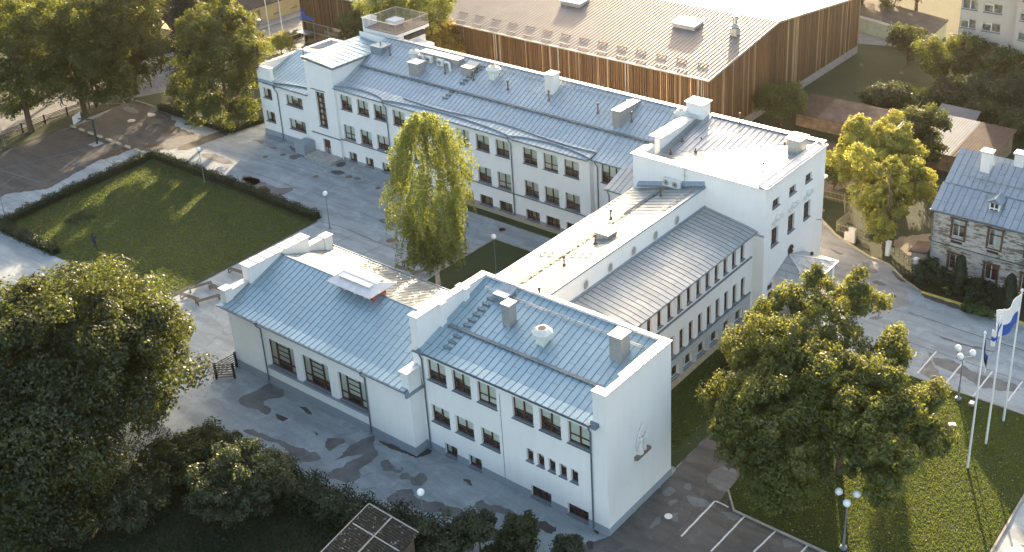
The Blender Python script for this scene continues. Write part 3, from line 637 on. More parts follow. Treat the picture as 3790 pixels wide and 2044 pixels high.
def arch(y,z0,w,h,parent,name):
    b=MB(); n=12; pts=[(-5.47,y-w/2,z0),(-5.47,y+w/2,z0)]+[(-5.47,y+w/2*math.cos(math.pi*k/n),z0+h-w/2+w/2*math.sin(math.pi*k/n)) for k in range(n+1)]
    b.face(pts); o=b.build(name,'dark_room',parent); f=MB()
    f.box(-5.47,-5.40,y-.04,y+.04,z0,z0+h-.05); f.box(-5.47,-5.40,y-w/2,y+w/2,z0+h*.55,z0+h*.55+.07)
    for k in range(n):
        a0,a1=math.pi*k/n,math.pi*(k+1)/n; g=lambda a,r,x:(x,y+r*math.cos(a),z0+h-w/2+r*math.sin(a))
        f.hexa([g(a0,w/2,-5.5),g(a1,w/2,-5.5),g(a1,w/2+.07,-5.5),g(a0,w/2+.07,-5.5)],[g(a0,w/2,-5.42),g(a1,w/2,-5.42),g(a1,w/2+.07,-5.42),g(a0,w/2+.07,-5.42)])
    f.build('frame','frame_brown',o)
arch(37.7,3.3,.95,1.85,S,'arched_window'); arch(33.9,0.15,1.0,1.75,S,'arched_window')
# entrance canopy
b=MB(); y0,y1,x1=34.7,40.2,-1.9
b.hexa([(-5.45,y0,2.95),(x1,y0,2.95),(x1,y1,2.95),(-5.45,y1,2.95)],[(-5.45,y0,3.3),(x1,y0,3.3),(x1,y1,3.3),(-5.45,y1,3.3)],1)
ap=(-5.45,37.4,4.35); e=[(-5.45,y0-.2,3.3),(x1+.25,y0-.2,3.3),(x1+.25,y1+.2,3.3),(-5.45,y1+.2,3.3)]
b.face([e[0],e[1],ap],0,[(0,0),(3,0),(1.5,2)]); b.face([e[1],e[2],ap],0,[(0,0),(0,5),(3,2.5)]); b.face([e[2],e[3],ap],0,[(0,0),(3,0),(1.5,2)])
for q in e[1:3]: b.bar(q,ap,.14,.06,2)
for k in range(1,7): 
    yy=y0-.2+k*.84; b.bar((x1+.25,yy,3.33),(x1+.25-2.2*(1-abs(yy-37.4)/3.4)-.3,yy,3.33+ .62*(1-abs(yy-37.4)/3.4)+.1),.03,.05,2)
b.bar(e[1],e[2],.12,.1,2); b.bar(e[0],e[1],.12,.1,2); b.bar(e[2],e[3],.12,.1,2)
for (xx,yy) in ((x1-.2,y0+.3),(x1-.2,y1-.3)): b.box(xx-.25,xx+.25,yy-.25,yy+.25,0,2.95,1)
b.box(-5.45,-1.2,y0-.2,y1+.2,0,.18,3)
b.build('entrance_canopy',['grey_roof','white_plaster','coping','concrete'],S)
b=MB(); q=gz(*z4(1210,640),3.6); b.lathe((q[0],q[1],3.45),[(.1,0),(.16,.15),(.16,.35),(.05,.42)],8); b.build('spotlight','dark_iron',S)
# inner stair bay in the court corner
b=MB(); b.box(-23.2,-19.6,32.4,35.4,0,8.7); b.build('wall','white_plaster',S)
metal_roof(S,'roof',(-23.6,31.95),(1,0),4.0,(0,1),[(0,8.72),(1.0,9.05),(3.3,9.9)],'grey_roof')
add_window(S,'cross',.9,1.3,(-22.6,32.38-.21,5.9),0,1,'window'); add_window(S,'cross',.9,1.3,(-22.6,32.38-.21,2.9),0,2,'window')
downpipe(S,-23.2,32.4,8.6)
# --- long wing (y 35.3..44.4)
F0=-66.5
cols=[-65.9,-62.98,-60.1,-56.9,-53.98,-51.1,-46.75,-43.82,-40.9,-36.97,-34.13,-31.3]
ew=[]
for i,x in enumerate(cols):
    w=1.98
    ew+= [(x-F0,x-F0+w,6.95,8.85,'cross',(i*7+1)%4 if i<3 else (i*5)%4),(x-F0,x-F0+w,3.02,4.90,'cross',(i*3+2)%4)]
    bw=1.4 if x<-50 else 1.95
    ew.append((x-F0+.38*(x<-50),x-F0+.38*(x<-50)+bw,.12,1.32,'pair' if x<-50 else 'trio',0,'basement_window'))
facade(S,(F0,35.3),(-27.9,35.3),0,9.72,ew,plinth=.35)
facade(S,(-27.9,36.0),(-20.1,36.0),0,9.6,[(1.0,4.6,7.0,9.1,'quad',1),(5.4,7.1,7.0,9.1,'cross',2)],plinth=.4)
b=MB(); b.face([(-27.9,35.3,0),(-27.9,36.0,0),(-27.9,36.0,9.6),(-27.9,35.3,9.5)]); b.face([(-20,44.4,0),(F0-5,44.4,0),(F0-5,44.4,13.4),(-20,44.4,13.4)]); b.box(-26.2,-24.2,35.7,35.99,.1,2.9); 
b.build('wall','white_plaster',S)
b=MB(); b.box(-66.5,-23.3,35.12,35.3,2.76,2.83); b.box(-25.9,-24.4,35.6,35.72,.1,2.5); b.box(-27.9,-23.6,35.80,36.0,2.86,2.94); b.build('string_course','sill_metal',S)
b=MB(); 
for x in (-25.6,-24.9): b.box(x,x+.5,35.55,35.6,.4,1.3,0); b.box(x,x+.5,35.55,35.6,1.45,2.3,0)
b.build('door','frame_brown',S)
metal_roof(S,'roof',(-66.35,34.75),(1,0),38.6,(0,1),[(0,9.74),(1.9,10.08),(9.4,13.55)],'hazed_zinc_roof')
metal_roof(S,'roof',(-27.75,35.35),(1,0),7.5,(0,1),[(0,9.6),(1.3,10.02),(8.8,13.55)],'hazed_zinc_roof')
zE=lambda y: 10.02+(y-36.65)*(3.53/7.5)
def onE(px,py):
    d=ray(px,py); k=3.53/7.5; t=(10.02-36.65*k+k*CAM[1]-CAM[2])/(d[2]-k*d[1]); return CAM+d*t
b=MB()   # standing gutters that swing down to the downpipes
dps=[-77.8,-57.85,-38.57]; segs=[(-66.3,-57.9),(-57.8,-38.6),(-38.5,-27.6)]
for a,c in segs:
    pr=None
    for k in range(13):
        s=k/12; x=a+(c-a)*s; bow=math.sin(math.pi*s)**.7; y=34.95+.72*bow; z=9.76+(y-34.75)*.18
        if pr: b.bar((*pr[:2],pr[2]+.09),(x,y,z+.09),.05,.2)
        pr=(x,y,z)
pr=None
for k in range(31):
    s=k/30; x=-56+28.3*s; y=36.35-.28*math.sin(s*9); z=9.74+(y-34.75)*.18
    if pr: b.bar((*pr[:2],pr[2]+.08),(x,y,z+.08),.05,.2)
    pr=(x,y,z)
b.box(-66.4,-27.8,34.70,34.76,9.57,9.71); b.build('gutter','flashing',S)
for x in dps[1:]: downpipe(S,x,35.3,9.58,out=.45)
downpipe(S,-27.3,36.0,9.4,out=.5)
p=onE(*c1(0,1,870,480)); q=onE(*c1(0,2,1250,1075)); ym=(p[1]+q[1])/2
walkway(S,(p[0],ym,zE(ym)),(q[0],ym,zE(ym)),.34,.18,1.25)
b=MB(); yr=43.3
for k in range(2): b.tube([(-64,yr,zE(yr)+.1+k*.14),(-21.5,yr,zE(yr)+.1+k*.14)],.022,5)
for k in range(34): b.tube([(-63.9+k*1.28,yr,zE(yr)-.02),(-63.9+k*1.28,yr,zE(yr)+.28)],.02,5)
b.build('snow_rail','galvanised',S)
p=onE(*c1(0,1,1480,725)); q=onE(*c1(0,1,1760,492)); steps(S,(p[0],p[1],zE(p[1])),(q[0]-p[0])/11,(q[1]-p[1])/11,(q[1]-p[1])/11*.4707,12,(3,4),'gutter_metal')
def mushroom(px,py,s=1.0,mat='vent_white',plane=onE):
    p=plane(px,py); b=MB(); b.box(p[0]-.42*s,p[0]+.42*s,p[1]-.42*s,p[1]+.42*s,p[2]-.5,p[2]+.75*s)
    b.lathe((p[0],p[1],p[2]+.7*s),[(.5*s,0),(.56*s,.12*s),(.86*s,.2*s),(.9*s,.34*s),(.62*s,.62*s),(.42*s,.7*s)],8,ph=.39); b.lathe((p[0],p[1],p[2]+1.4*s),[(.36*s,0),(.36*s,.015)],8,1,ph=.39)
    for k in range(8):
        a=2*math.pi*k/8+.39; b.bar((p[0]+.9*s*math.cos(a),p[1]+.9*s*math.sin(a),p[2]+.98*s),(p[0]+.5*s*math.cos(a),p[1]+.5*s*math.sin(a),p[2]+1.44*s),.05,.05)
    return b.build('roof_ventilator',[mat,'dark_room'],S)
def pipe(px,py,h=1.05,plane=onE):
    p=plane(px,py); b=MB(); b.lathe((p[0],p[1],p[2]-.15),[(.22,0),(.13,.3),(.075,.35),(.075,h),(.13,h+.02),(.13,h+.22),(.08,h+.28)],8); return b.build('vent_pipe','rust_pipe',S)
def chimney(px,py,wx,wy,h,mat='galvanised',cap='coping',plane=onE,over=.08,pot=False):
    p=plane(px,py); x0,x1,y0,y1=p[0],p[0]+wx,p[1],p[1]+wy; zt=plane_z(plane,p,wy)+h
    b=MB(); b.box(x0,x1,y0,y1,p[2]-.6,zt); o=b.build('chimney',mat,S)
    b=MB(); b.box(x0-over,x1+over,y0-over,y1+over,zt,zt+.09)
    if pot: b.tube([(x0+wx*.5,y0+wy*.5,zt+.05),(x0+wx*.5,y0+wy*.5,zt+.55)],.09,8)
    b.build('cap',cap,o); return o
def plane_z(plane,p,wy): return p[2]+wy*.3
mushroom(*w2(1130,860),.8); mushroom(*c1(0,1,1840,570),1.0); mushroom(*z8(880,395),.95)
for q in (w2(770,815),w2(1580,1080),c1(0,1,1693,590),c1(0,1,1945,660),c1(0,2,160,660),c1(0,2,460,738),c1(0,2,820,830),c1(0,2,1067,895),c1(0,2,1860,908)): pipe(*q)
chimney(*w2(1050,1105),1.5,1.3,1.25,'galvanised','chimney_white',over=.12); chimney(*c1(0,2,432,685),1.15,1.25,1.9,'chimney_white','coping')
chimney(*w1(1455,350),.95,4.3,.55,'galvanised','coping',pot=True); chimney(*w2(490,790),1.9,1.7,.5,'flashing','flashing',pot=True)
p=onE(*c1(0,1,1600,545)); b=MB(); b.box(p[0],p[0]+1.5,p[1],p[1]+1.6,p[2]-.4,p[2]+.95); b.hexa([(p[0]-.1,p[1]-.1,p[2]+.5),(p[0]+1.6,p[1]-.1,p[2]+.5),(p[0]+1.6,p[1]+1.7,p[2]+1.1),(p[0]-.1,p[1]+1.7,p[2]+1.1)],[(p[0]-.1,p[1]-.1,p[2]+.62),(p[0]+1.6,p[1]-.1,p[2]+.62),(p[0]+1.6,p[1]+1.7,p[2]+1.22),(p[0]-.1,p[1]+1.7,p[2]+1.22)]); b.build('roof_hatch','galvanised',S)
# air-conditioning units
def ac(x,y,z,rz=0.0,parent=S):
    r=thing('air_conditioner',None,None,(x,y,z),rz); r.parent=parent; del_keys(r)
    b=MB(); b.box(-.5,.5,-.18,.18,0,.8); cse=b.build('casing','ac_white',r); b=MB(); n=14
    b.tube([(-.12,-.20,.4),(-.12,-.185,.4)],.3,n); b.build('fan','galvanised',r); b=MB(); b.tube([(-.12,-.21,.4),(-.12,-.2,.4)],.09,8); b.build('fan_hub','dark_iron',r); return r
def del_keys(o):
    for k in ('label','category'):
        if k in o: del o[k]
p=onE(*w2(1135,930)); p2=onE(*w2(1310,990))
b=MB(); b.box(p[0]+.2,p[0]+6.3,p[1]+.9,p[1]+1.9,p[2]-.2,p[2]+1.25); b.build('chimney','galvanised',S); b=MB(); b.box(p[0]+.1,p[0]+6.4,p[1]+.8,p[1]+2.0,p[2]+1.25,p[2]+1.34); b.build('cap','coping',S)
ac(p[0]+.7,p[1]+.55,p[2]+.25); ac(p[0]+1.9,p[1]+.6,p[2]+.3); ac(p[0]+3.9,p[1]+.5,p[2]+.3)
b=MB(); b.tube([(p[0]+4.6,p[1]+.5,p[2]+.9),(p[0]+5.3,p[1]+.4,p[2]+.9),(p[0]+5.6,p[1]+.2,p[2]+.6),(p[0]+5.6,p[1]+.2,p[2]+.05)],.16,8); b.build('duct','ac_white',S)
for x in (-15.95,-14.95): ac(x,32.05,11.05)
b=MB(); b.tube([(-14.2,32.22,11.5),(-14.2,32.22,14.3)],.03,6)
for z,l in ((14.1,.5),(13.2,.35),(12.5,.35)): b.tube([(-14.2-l,32.2,z+.1),(-14.2+l,32.2,z-.05)],.018,5)
b.build('aerial','galvanised',S)
# roof furniture of the corner block
onD=lambda px,py: gz(px,py,13.15)
p=gz(*z3(840,440),13.3); b=MB(); b.box(p[0],p[0]+1.35,p[1],p[1]+1.6,12.8,14.6); o=b.build('chimney','galvanised',S); b=MB(); b.box(p[0]-.15,p[0]+1.5,p[1]-.15,p[1]+1.75,14.6,14.75); b.build('cap','coping',o)
for q in (z3(490,750),z3(810,450)): pipe(*q,.95,plane=onD)
for q in (z8(893,700),z8(1172,690),z8(1088,850),z8(722,870)):
    p=gz(*q,12.55); b=MB(); b.lathe((p[0],p[1],12.45),[(.16,0),(.16,.25),(.07,.3),(.07,.55)],8); b.build('vent_pipe','rust_pipe',S)
p=gz(*z8(1690,965),13.1); b=MB(); b.tube([(p[0],p[1],13.0),(p[0],p[1],13.95)],.05,6); b.lathe((p[0],p[1],13.95),[(.05,0),(.16,.08),(.02,.16)],8); b.build('vent_pipe','coping',S)
# roof furniture of front block and connecting wing
def onA(px,py):
    d=ray(px,py); k=2.43/7.4; t=(9.62-.62*k+k*CAM[1]-CAM[2])/(d[2]-k*d[1]); return CAM+d*t
def onC(px,py):
    d=ray(px,py); k=2.0/7.1; t=(11.86+12.15*k+k*CAM[0]-CAM[2])/(d[2]-k*d[0]); return CAM+d*t
chimney(*c1(1,2,120,1108),.75,.85,1.75,'galvanised','coping',onA); chimney(*c1(1,2,905,1350),1.05,1.15,1.75,'galvanised','coping',onA)
mushroom(*c1(1,2,415,1225),.92,plane=onA)
p=onA(*c1(1,1,1835,925)); b=MB(); b.box(p[0],p[0]+1.3,p[1],p[1]+1.3,p[2]-.3,p[2]+.75); b.hexa([(p[0]-.1,p[1]-.1,p[2]+.4),(p[0]+1.4,p[1]-.1,p[2]+.4),(p[0]+1.4,p[1]+1.4,p[2]+.9),(p[0]-.1,p[1]+1.4,p[2]+.9)],[(p[0]-.1,p[1]-.1,p[2]+.5),(p[0]+1.4,p[1]-.1,p[2]+.5),(p[0]+1.4,p[1]+1.4,p[2]+1.0),(p[0]-.1,p[1]+1.4,p[2]+1.0)]); b.build('roof_hatch','flashing',S)
pipe(*c1(1,2,390,872),.5,onA)
for q in (c1(1,2,1280,150),c1(1,2,915,320),c1(1,2,800,505),c1(1,2,572,662)): pipe(*q,.85,onC)
p=onC(*c1(1,2,850,455)); b=MB(); b.box(p[0]-.5,p[0]+1.0,p[1]-.5,p[1]+.9,p[2]-.4,p[2]+.7); o=b.build('chimney','galvanised',S); b=MB(); b.box(p[0]-.8,p[0]+1.2,p[1]-.7,p[1]+1.1,p[2]+.7,p[2]+.8); b.build('cap','coping',o)
p=gz(*c1(1,1,420,615),8.3); b=MB(); b.box(p[0]-.55,p[0]+.55,p[1]-.14,p[1]+.14,p[2]-.1,p[2]+.12); b.build('roof_vent','galvanised',S)
# --- stair tower and left end
facade(S,(-71.5,35.0),(-66.5,35.0),0,12.25,[(1.47,3.05,3.85,8.5,'stair',0,'stair_window'),(1.75,3.05,.1,2.2,None,0)],plinth=.3)
b=MB(); b.box(-71.45,-66.55,35.01,44.4,9,12.2); b.face([(-66.5,35.0,0),(-66.5,35.3,0),(-66.5,35.3,12.2),(-66.5,35.0,12.2)]); b.face([(-66.5,35.3,9),(-66.5,44.4,9),(-66.5,44.4,12.5),(-66.5,35.3,12.2)]); b.face([(-71.5,44.4,7),(-71.5,35.0,7),(-71.5,35.0,12.2),(-71.5,44.4,12.5)]); b.face([(-71.5,35.3,0),(-71.5,35.0,0),(-71.5,35.0,9),(-71.5,35.3,9)]); b.build('wall','white_plaster',S)
d=MB(); d.box(-69.7,-68.5,35.18,35.24,.12,2.18); dr=d.build('door','frame_brown',S); d=MB(); d.box(-69.6,-69.2,35.15,35.18,.2,1.0); d.box(-69.0,-68.6,35.15,35.18,.2,1.0); d.build('panel','galvanised',dr)
b=MB(); b.box(-71.6,-66.3,34.85,35.0,2.72,2.82); b.box(-70.7,-68.2,34.85,35.0,8.72,8.8); b.build('string_course','sill_metal',S)
metal_roof(S,'roof',(-66.15,34.85),(0,1),9.4,(-1,0),[(0,12.3),(5.5,12.75)],'zinc_roof',seam=.9,thick=.3)
coping(S,[(-71.7,-66.9,34.8,35.25,12.72)])
b=MB(); b.box(-73.2,-71.4,33.2,35.0,0,1.5); b.build('porch_wall','plinth',S)
b=MB(); b.box(-71.2,-66.4,32.9,35.0,0,.2); b.box(-71.2,-66.4,33.3,35.0,.2,.34); b.build('entrance_step','concrete',S)
lw=[(.67,2.38,5.3,6.68,'pair',1),(5.16,8.27,5.28,6.65,'wide',0),(.6,2.4,2.02,3.45,'pair',0),(5.2,8.3,1.98,3.4,'wide',1)]
facade(S,(-81.5,35.3),(-71.5,35.3),0,7.72,lw,plinth=.8)
b=MB(); b.face([(-81.5,48,0),(-81.5,35.3,0),(-81.5,35.3,9.5),(-81.5,48,9.5)]); b.face([(-71.5,48,0),(-81.5,48,0),(-81.5,48,9.5),(-71.5,48,9.5)]); b.box(-81.499,-81.1,35.301,47.9,7,9.5); b.box(-81.498,-78.8,35.3,35.75,7.6,9.5); b.box(-81,-76,47.7,47.99,7,9.5); b.face([(-71.5,44,0),(-71.5,48,0),(-71.5,48,9),(-71.5,44,9)]); b.build('wall','white_plaster',S)
coping(S,[(-81.6,-81.0,35.75,48.1,9.5),(-81.6,-78.7,35.2,35.85,9.502),(-81,-76.4,47.6,48.1,9.5)])
metal_roof(S,'roof',(-81.1,34.8),(1,0),9.6,(0,1),[(0,7.74),(1.5,8.02),(7.2,9.9)],'zinc_roof')
metal_roof(S,'roof',(-71.5,47.8),(-1,0),9.6,(0,-1),[(0,8.4),(5.8,9.9)],'grey_roof')
b=MB(); b.box(-79.9,-71.5,34.72,34.8,7.57,7.72)
pr=None
for k in range(9):
    s=k/8; x=-78+6.4*s; y=35.0+.9*math.sin(math.pi*s*.5); z=7.76+(y-34.8)*.19
    if pr: b.bar((*pr[:2],pr[2]+.09),(x,y,z+.09),.05,.2)
    pr=(x,y,z)
b.build('gutter','gutter_metal',S); downpipe(S,-77.85,35.3,7.3,out=.45)
for x in (-79.8,-74.6): 
    b=MB(); b.box(x,x+2.3,34.3,35.25,.02,.12); b.build('light_well_grate','flashing',S)
p=gz(*w3(1085,800),9.7); b=MB(); b.lathe((p[0],p[1],9.5),[(.2,0),(.12,.3),(.07,.35),(.07,1.0),(.14,1.05),(.1,1.3)],8); b.build('vent_pipe','rust_pipe',S)
b=MB(); b.box(-74.5,-71.8,46.2,46.8,9.2,9.9); b.build('chimney','chimney_white',S)
# --- deck tower behind the ridge
b=MB(); b.box(-70.3,-65.3,44.7,50.0,0,13.6); b.box(-71.6,-70.4,45.2,46.6,0,14.9); b.box(-66.5,-62.6,44.6,48.8,0,12.2); b.build('wall','white_plaster',S)
b=MB(); b.box(-70.5,-64.7,44.4,50.2,13.6,13.95); b.box(-71.7,-70.3,45.1,46.7,14.9,14.98); b.build('deck_slab','chimney_white',S)
b=MB(); b.box(-70.4,-64.8,44.5,50.1,13.95,14.02); b.build('deck_floor','deck_wood',S)
b=MB(); b.box(-65.3,-64.85,46.2,49.6,12.75,13.3); b.build('dark_strip','dark_room',S)  # plain dark strip below the deck edge
p=(-68.3,47.8); b=MB(); b.box(p[0]-.75,p[0]+.75,p[1]-.75,p[1]+.75,14.02,14.32); b.box(p[0]-.85,p[0]+.85,p[1]-.85,p[1]+.85,14.36,14.62); b.build('skylight','chimney_white',S)
rl=MB(); X0,X1,Y0_,Y1_=-70.45,-64.75,44.45,50.15; zt=15.3
for a,c in (((X0,Y0_),(X1,Y0_)),((X1,Y0_),(X1,Y1_)),((X1,Y1_),(X0,Y1_)),((X0,Y1_),(X0,Y0_))):
    rl.bar((*a,zt),(*c,zt),.09,.06); rl.bar((*a,14.12),(*c,14.12),.05,.04)
    n=44
    for k in range(n):
        x=a[0]+(c[0]-a[0])*k/n; y=a[1]+(c[1]-a[1])*k/n; rl.bar((x,y,14.12),(x,y,zt),.05 if k%11==0 else .02)
rl.build('railing','galvanised',S)
# inner solid cores that keep daylight from leaking through the shells
b=MB(); b.box(-17.8,-.4,1.8,8.0,.1,9.2); b.box(-40,-18.2,.5,10.8,.1,6.1); b.box(-19.4,-8.4,8.4,32.2,.1,8.8); b.box(-19.5,-7.3,32.5,44.2,.1,11.9); b.box(-66.3,-20.2,37.8,44.2,.1,9.6); b.box(-81.3,-71.6,37.2,47.8,.1,7.4)
b.build('inner_core','dark_room',S)

# ================================================================== GROUND
sheet('ground',[(-255,-115),(135,-115),(135,255),(-255,255)],-.03,'wild_grass')
sheet('garden_grass',[(-60,-60),(1,-60),(1,-9),(-6,-7.2),(-12,-7.4),(-22.9,-9.6),(-32,-10.3),(-34,-16),(-60,-16)],.02,'garden_grass')
sheet('asphalt_yard',[(-107,-16),(-34,-16),(-32,-10.3),(-22.9,-9.6),(-12,-7.4),(-6,-7.2),(1,-9),(1,-40),(60,-40),(60,44.6),(5.5,44.7),(2.8,46.2),(.5,48.1),(-1.9,48.5),(-6.9,51),(-10.6,54),(-14,58),(-30,62.6),(-107,62.6)],0,'yard_asphalt')
road=sheet('road',[(-118.2,-60),(-111,-60),(-111,28),(-106.5,32),(-108,62),(-104,100),(-118.3,110)],.004,'road_asphalt')
pv=lambda pts,z=0: [gz(*q,z)[:2] for q in pts]
sheet('sports_court',pv([c1(0,0,-500,1310),c1(0,0,0,1110),c1(0,0,380,985),c1(0,0,560,925),c1(0,0,720,860),c1(0,0,900,760),c1(0,0,1000,740),c1(0,0,1140,800),c1(0,0,1250,850),c1(0,0,1290,930),c1(0,0,1430,985),c1(0,0,1330,1080),c1(0,0,1130,1110),c1(0,0,960,1100),c1(0,0,720,1180),c1(0,0,350,1389),c1(1,0,60,130),c1(1,0,-300,330)]),.008,'court_asphalt',jag=.12)
sheet('lane',[(-5.4,31),(-3,31),(-1,38),(6,41),(3.2,45.6),(.5,47.9),(-1.9,48.3),(-6.9,50.8),(-10.6,53.8),(-13.8,57.6),(-16,60),(-18,46),(-5.4,44.6)],.006,'lane_asphalt',smooth=1)
sheet('car_park',[(0,0),(0.06,9.0),(-.1,9.1),(-.2,15),(-.9,23.3),(-1.4,31),(3.9,31),(4.2,16),(4.65,9.1),(6.1,7.5),(24,7.2),(24,-40),(6,-40),(1.2,-8),(-1.2,-2.2)],.006,'dark_asphalt',jag=.06)
def lawn(name,poly,mat='lawn',z=.05,**k): return sheet(name,poly,z,mat,**k)
lawn('courtyard_lawn',[(-87.3,22.1),(-56.2,21.9),(-55.7,2.7),(-60,.9),(-85.2,.6)])
lawn('birch_lawn',[(-36.8,29.7),(-19.6,29.8),(-19.6,12),(-36.4,12),(-36.9,21.5)],'lawn')
lawn('wall_strip_grass',[(-46,34.35),(-23.6,34.35),(-23.6,33.2),(-46,33.2)],'lawn')
lawn('east_lawn',[(-6.0,8.6),(-.15,9.1),(-.2,15),(-.9,23.3),(-1.4,30.8),(-6.0,31.2)],'lawn_bright')
lawn('front_lawn',[(4.65,9.1),(6.1,7.5),(23.1,7.3),(23.1,30.8),(3.9,30.8),(4.1,16)],'lawn_bright')
lawn('corner_grass',pv([c1(0,0,1150,795),c1(0,0,1700,985),c1(0,0,1940,905)])+[(-81.6,37),(-81.6,49),(-95,50.5),(-106,38),(-108,33)],'lawn')
lawn('verge_grass',[(-110.6,-20),(-106.2,-20),(-105.9,12),(-105.8,22),(-107.5,28),(-110.4,29)],'lawn')
lawn('far_lawn',[(-29.8,64),(-29.8,108),(-20,109),(6,104),(10,84),(-25,82)],'lawn',.0)
sheet('gravel_yard',pv([w4(1500,1100),w4(1984,1050),w6(600,180),w6(600,600),w6(330,480),w6(40,300)]),.02,'gravel_yard',jag=.15)
sheet('brown_path',[(-27,72),(-14,73.5),(-8,68),(-12,60),(-20,63)],.01,'brown_roof',jag=.1)
sheet('garage_apron',pv([Dp(2125,75),Dp(2140,108),Dp(2295,122),Dp(2325,112),Dp(2340,90)]),.02,'lane_asphalt')
sheet('wall_apron',[(-6.57,8.3),(-5.9,8.3),(-5.9,31.5),(-6.57,31.5)],.02,'sandstone_kerb'); sheet('wall_apron',[(-46,34.36),(-23.5,34.36),(-23.5,35.2),(-46,35.2)],.02,'sandstone_kerb')
def kerb(pts,mat='kerb',w=.15,h=.12,name='kerb'):
    b=MB()
    for a,c in zip(pts[:-1],pts[1:]): b.bar((*a[:2],h/2),(*c[:2],h/2),w,h,up=(0,0,1))
    return tag(b.build(name,mat),kind='structure')
kerb([(4.3,30.9),(23.2,30.9),(23.2,7.2),(6.1,7.4),(4.6,9.1)]); kerb([(-14,58),(-10.6,54),(-6.9,51),(-1.9,48.45),(.5,48.05),(2.8,46.2),(5.3,44.75)],'sandstone_kerb',.2)
kerb([(5.4,44.7),(30,44.5)],'yellow_paint',.24,.14,'yellow_kerb')
kerb(pv([c1(0,0,930,720),c1(0,0,1150,790),c1(0,0,1420,880),c1(0,0,1710,980)]),'sandstone_kerb'); kerb([(-36.95,21.4),(-36.85,29.75),(-23,29.85)]); kerb([(-46,33.1),(-23.6,33.1)],'kerb',.1,.07)
def line(a,c,w=.14,name='parking_line',mat='road_paint',z=.024):
    a=np.array(a[:2]);c=np.array(c[:2]);d=(c-a)/np.linalg.norm(c-a);n=np.array([-d[1],d[0]])*w/2
    return sheet(name,[a-n,c-n,c+n,a+n],z,mat,jag=.012)
for a,c in ((c1(2,2,1680,1015),c1(2,2,1430,1275)),(c1(2,2,1895,1128),c1(2,2,1650,1385)),(c1(2,3,157,1238),c1(2,3,0,1389)),(c1(2,3,395,1342),c1(2,3,300,1440)),
    (c1(2,2,1685,1015),c1(2,2,1780,1060)),(w7(697,600),w7(420,920)),(w7(1107,742),w7(800,1112)),(w7(1522,893),w7(1230,1268)),(w7(1960,1042),w7(1745,1330))): line(gz(*a),gz(*c))
q=gz(*w7(315,632)); P=[(q[0]+.55*math.cos(2*math.pi*k/20),q[1]+.8*math.sin(2*math.pi*k/20)) for k in range(20)]
b=MB()
for k in range(20):
    a0,a1=2*math.pi*k/20,2*math.pi*(k+1)/20; f=lambda a,r:(q[0]+r*math.cos(a),q[1]+r*1.3*math.sin(a),.024)
    b.face([f(a0,.42),f(a0,.56),f(a1,.56),f(a1,.42)])
tag(b.build('road_marking','road_paint'),kind='structure')
for a,c in ((c1(0,0,0,1245),c1(0,0,690,1080)),(c1(0,0,0,1250),c1(0,0,300,1340)),(c1(1,0,0,85),c1(1,0,120,0)),(c1(1,0,110,125),c1(1,0,195,165)),(c1(0,0,440,1180),c1(0,0,640,1230)),(c1(0,0,700,1080),c1(0,0,960,1000))): line(gz(*a),gz(*c),.06,'court_line','court_paint',.024)
# damp patches and puddles on the yard
PC=[]
def patch(pts,mat='damp',z=None,name='damp_patch',sm=1,seed=1):
    z={'damp':.012,'damp_dark':.016,'leaf_litter':.020,'water_puddle':.020}.get(mat,.012)+(PC.append(1) or len(PC)%3)*.0012
    return sheet(name,pv(pts),z,mat,smooth=sm,jag=.085,seed=seed)
C=lambda i,j,L_: [c1(i,j,x,y) for x,y in L_]
patch(C(2,1,[(90,210),(140,170),(200,150),(320,220),(270,260),(200,262),(130,295),(210,330),(205,370),(150,375),(90,335),(0,320),(-40,270),(0,240)]),seed=2)
patch(C(2,1,[(410,315),(440,318),(515,365),(490,380),(450,355)]),'damp_dark'); patch(C(2,1,[(225,375),(300,385),(340,412),(300,432),(260,415)]),'damp_dark')
patch(C(2,1,[(0,488),(110,498),(190,545),(290,570),(340,605),(480,640),(575,680),(575,715),(480,728),(390,722),(395,690),(330,660),(290,600),(180,570),(90,540),(0,508)]),seed=3)
patch(C(2,1,[(600,560),(640,550),(765,560),(720,605),(605,655)])); 
patch(C(2,1,[(870,570),(960,525),(975,560),(940,600),(985,640),(985,680),(930,740),(850,770),(865,830),(820,880),(700,870),(610,830),(640,800),(730,760),(790,720),(870,690),(875,668),(790,680),(720,700),(660,720),(700,690),(760,640),(780,600)]),seed=4)
patch(C(2,1,[(975,565),(1080,590),(1270,680),(1350,625),(1410,650),(1290,700),(1180,665),(1050,615)]),'damp_dark')
patch(C(2,1,[(1010,710),(1080,705),(1090,760),(1150,790),(1180,750),(1170,800),(1130,812),(1060,790),(1005,780)])); patch(C(2,1,[(1155,810),(1215,812),(1240,840),(1320,795),(1370,860),(1310,905),(1240,895),(1220,860),(1150,850)]))
patch(C(2,1,[(1060,975),(1140,930),(1260,930),(1250,980),(1310,1010),(1440,1020),(1530,1060),(1620,1080),(1600,1130),(1480,1125),(1470,1090),(1360,1100),(1180,1050),(1060,1045)]),seed=5)
patch(C(2,1,[(1610,860),(1640,852),(1690,885),(1660,900)]),'damp_dark'); patch(C(2,1,[(1700,1030),(1760,1005),(1810,1040),(1900,1060),(1984,1100),(1940,1120),(1830,1090),(1700,1070)])); patch(C(2,1,[(495,505),(530,510),(560,528),(540,530)]),'damp_dark')
patch(C(2,2,[(20,1040),(150,1060),(190,1090),(150,1120),(60,1090),(0,1060)])); patch(C(2,2,[(740,1310),(780,1300),(790,1360),(750,1370)]),'damp_dark'); patch(C(2,2,[(785,1215),(835,1240),(830,1262),(790,1250)]),'damp_dark')
patch(C(2,2,[(380,1170),(450,1165),(520,1220),(470,1260),(400,1230)]),'damp_dark')
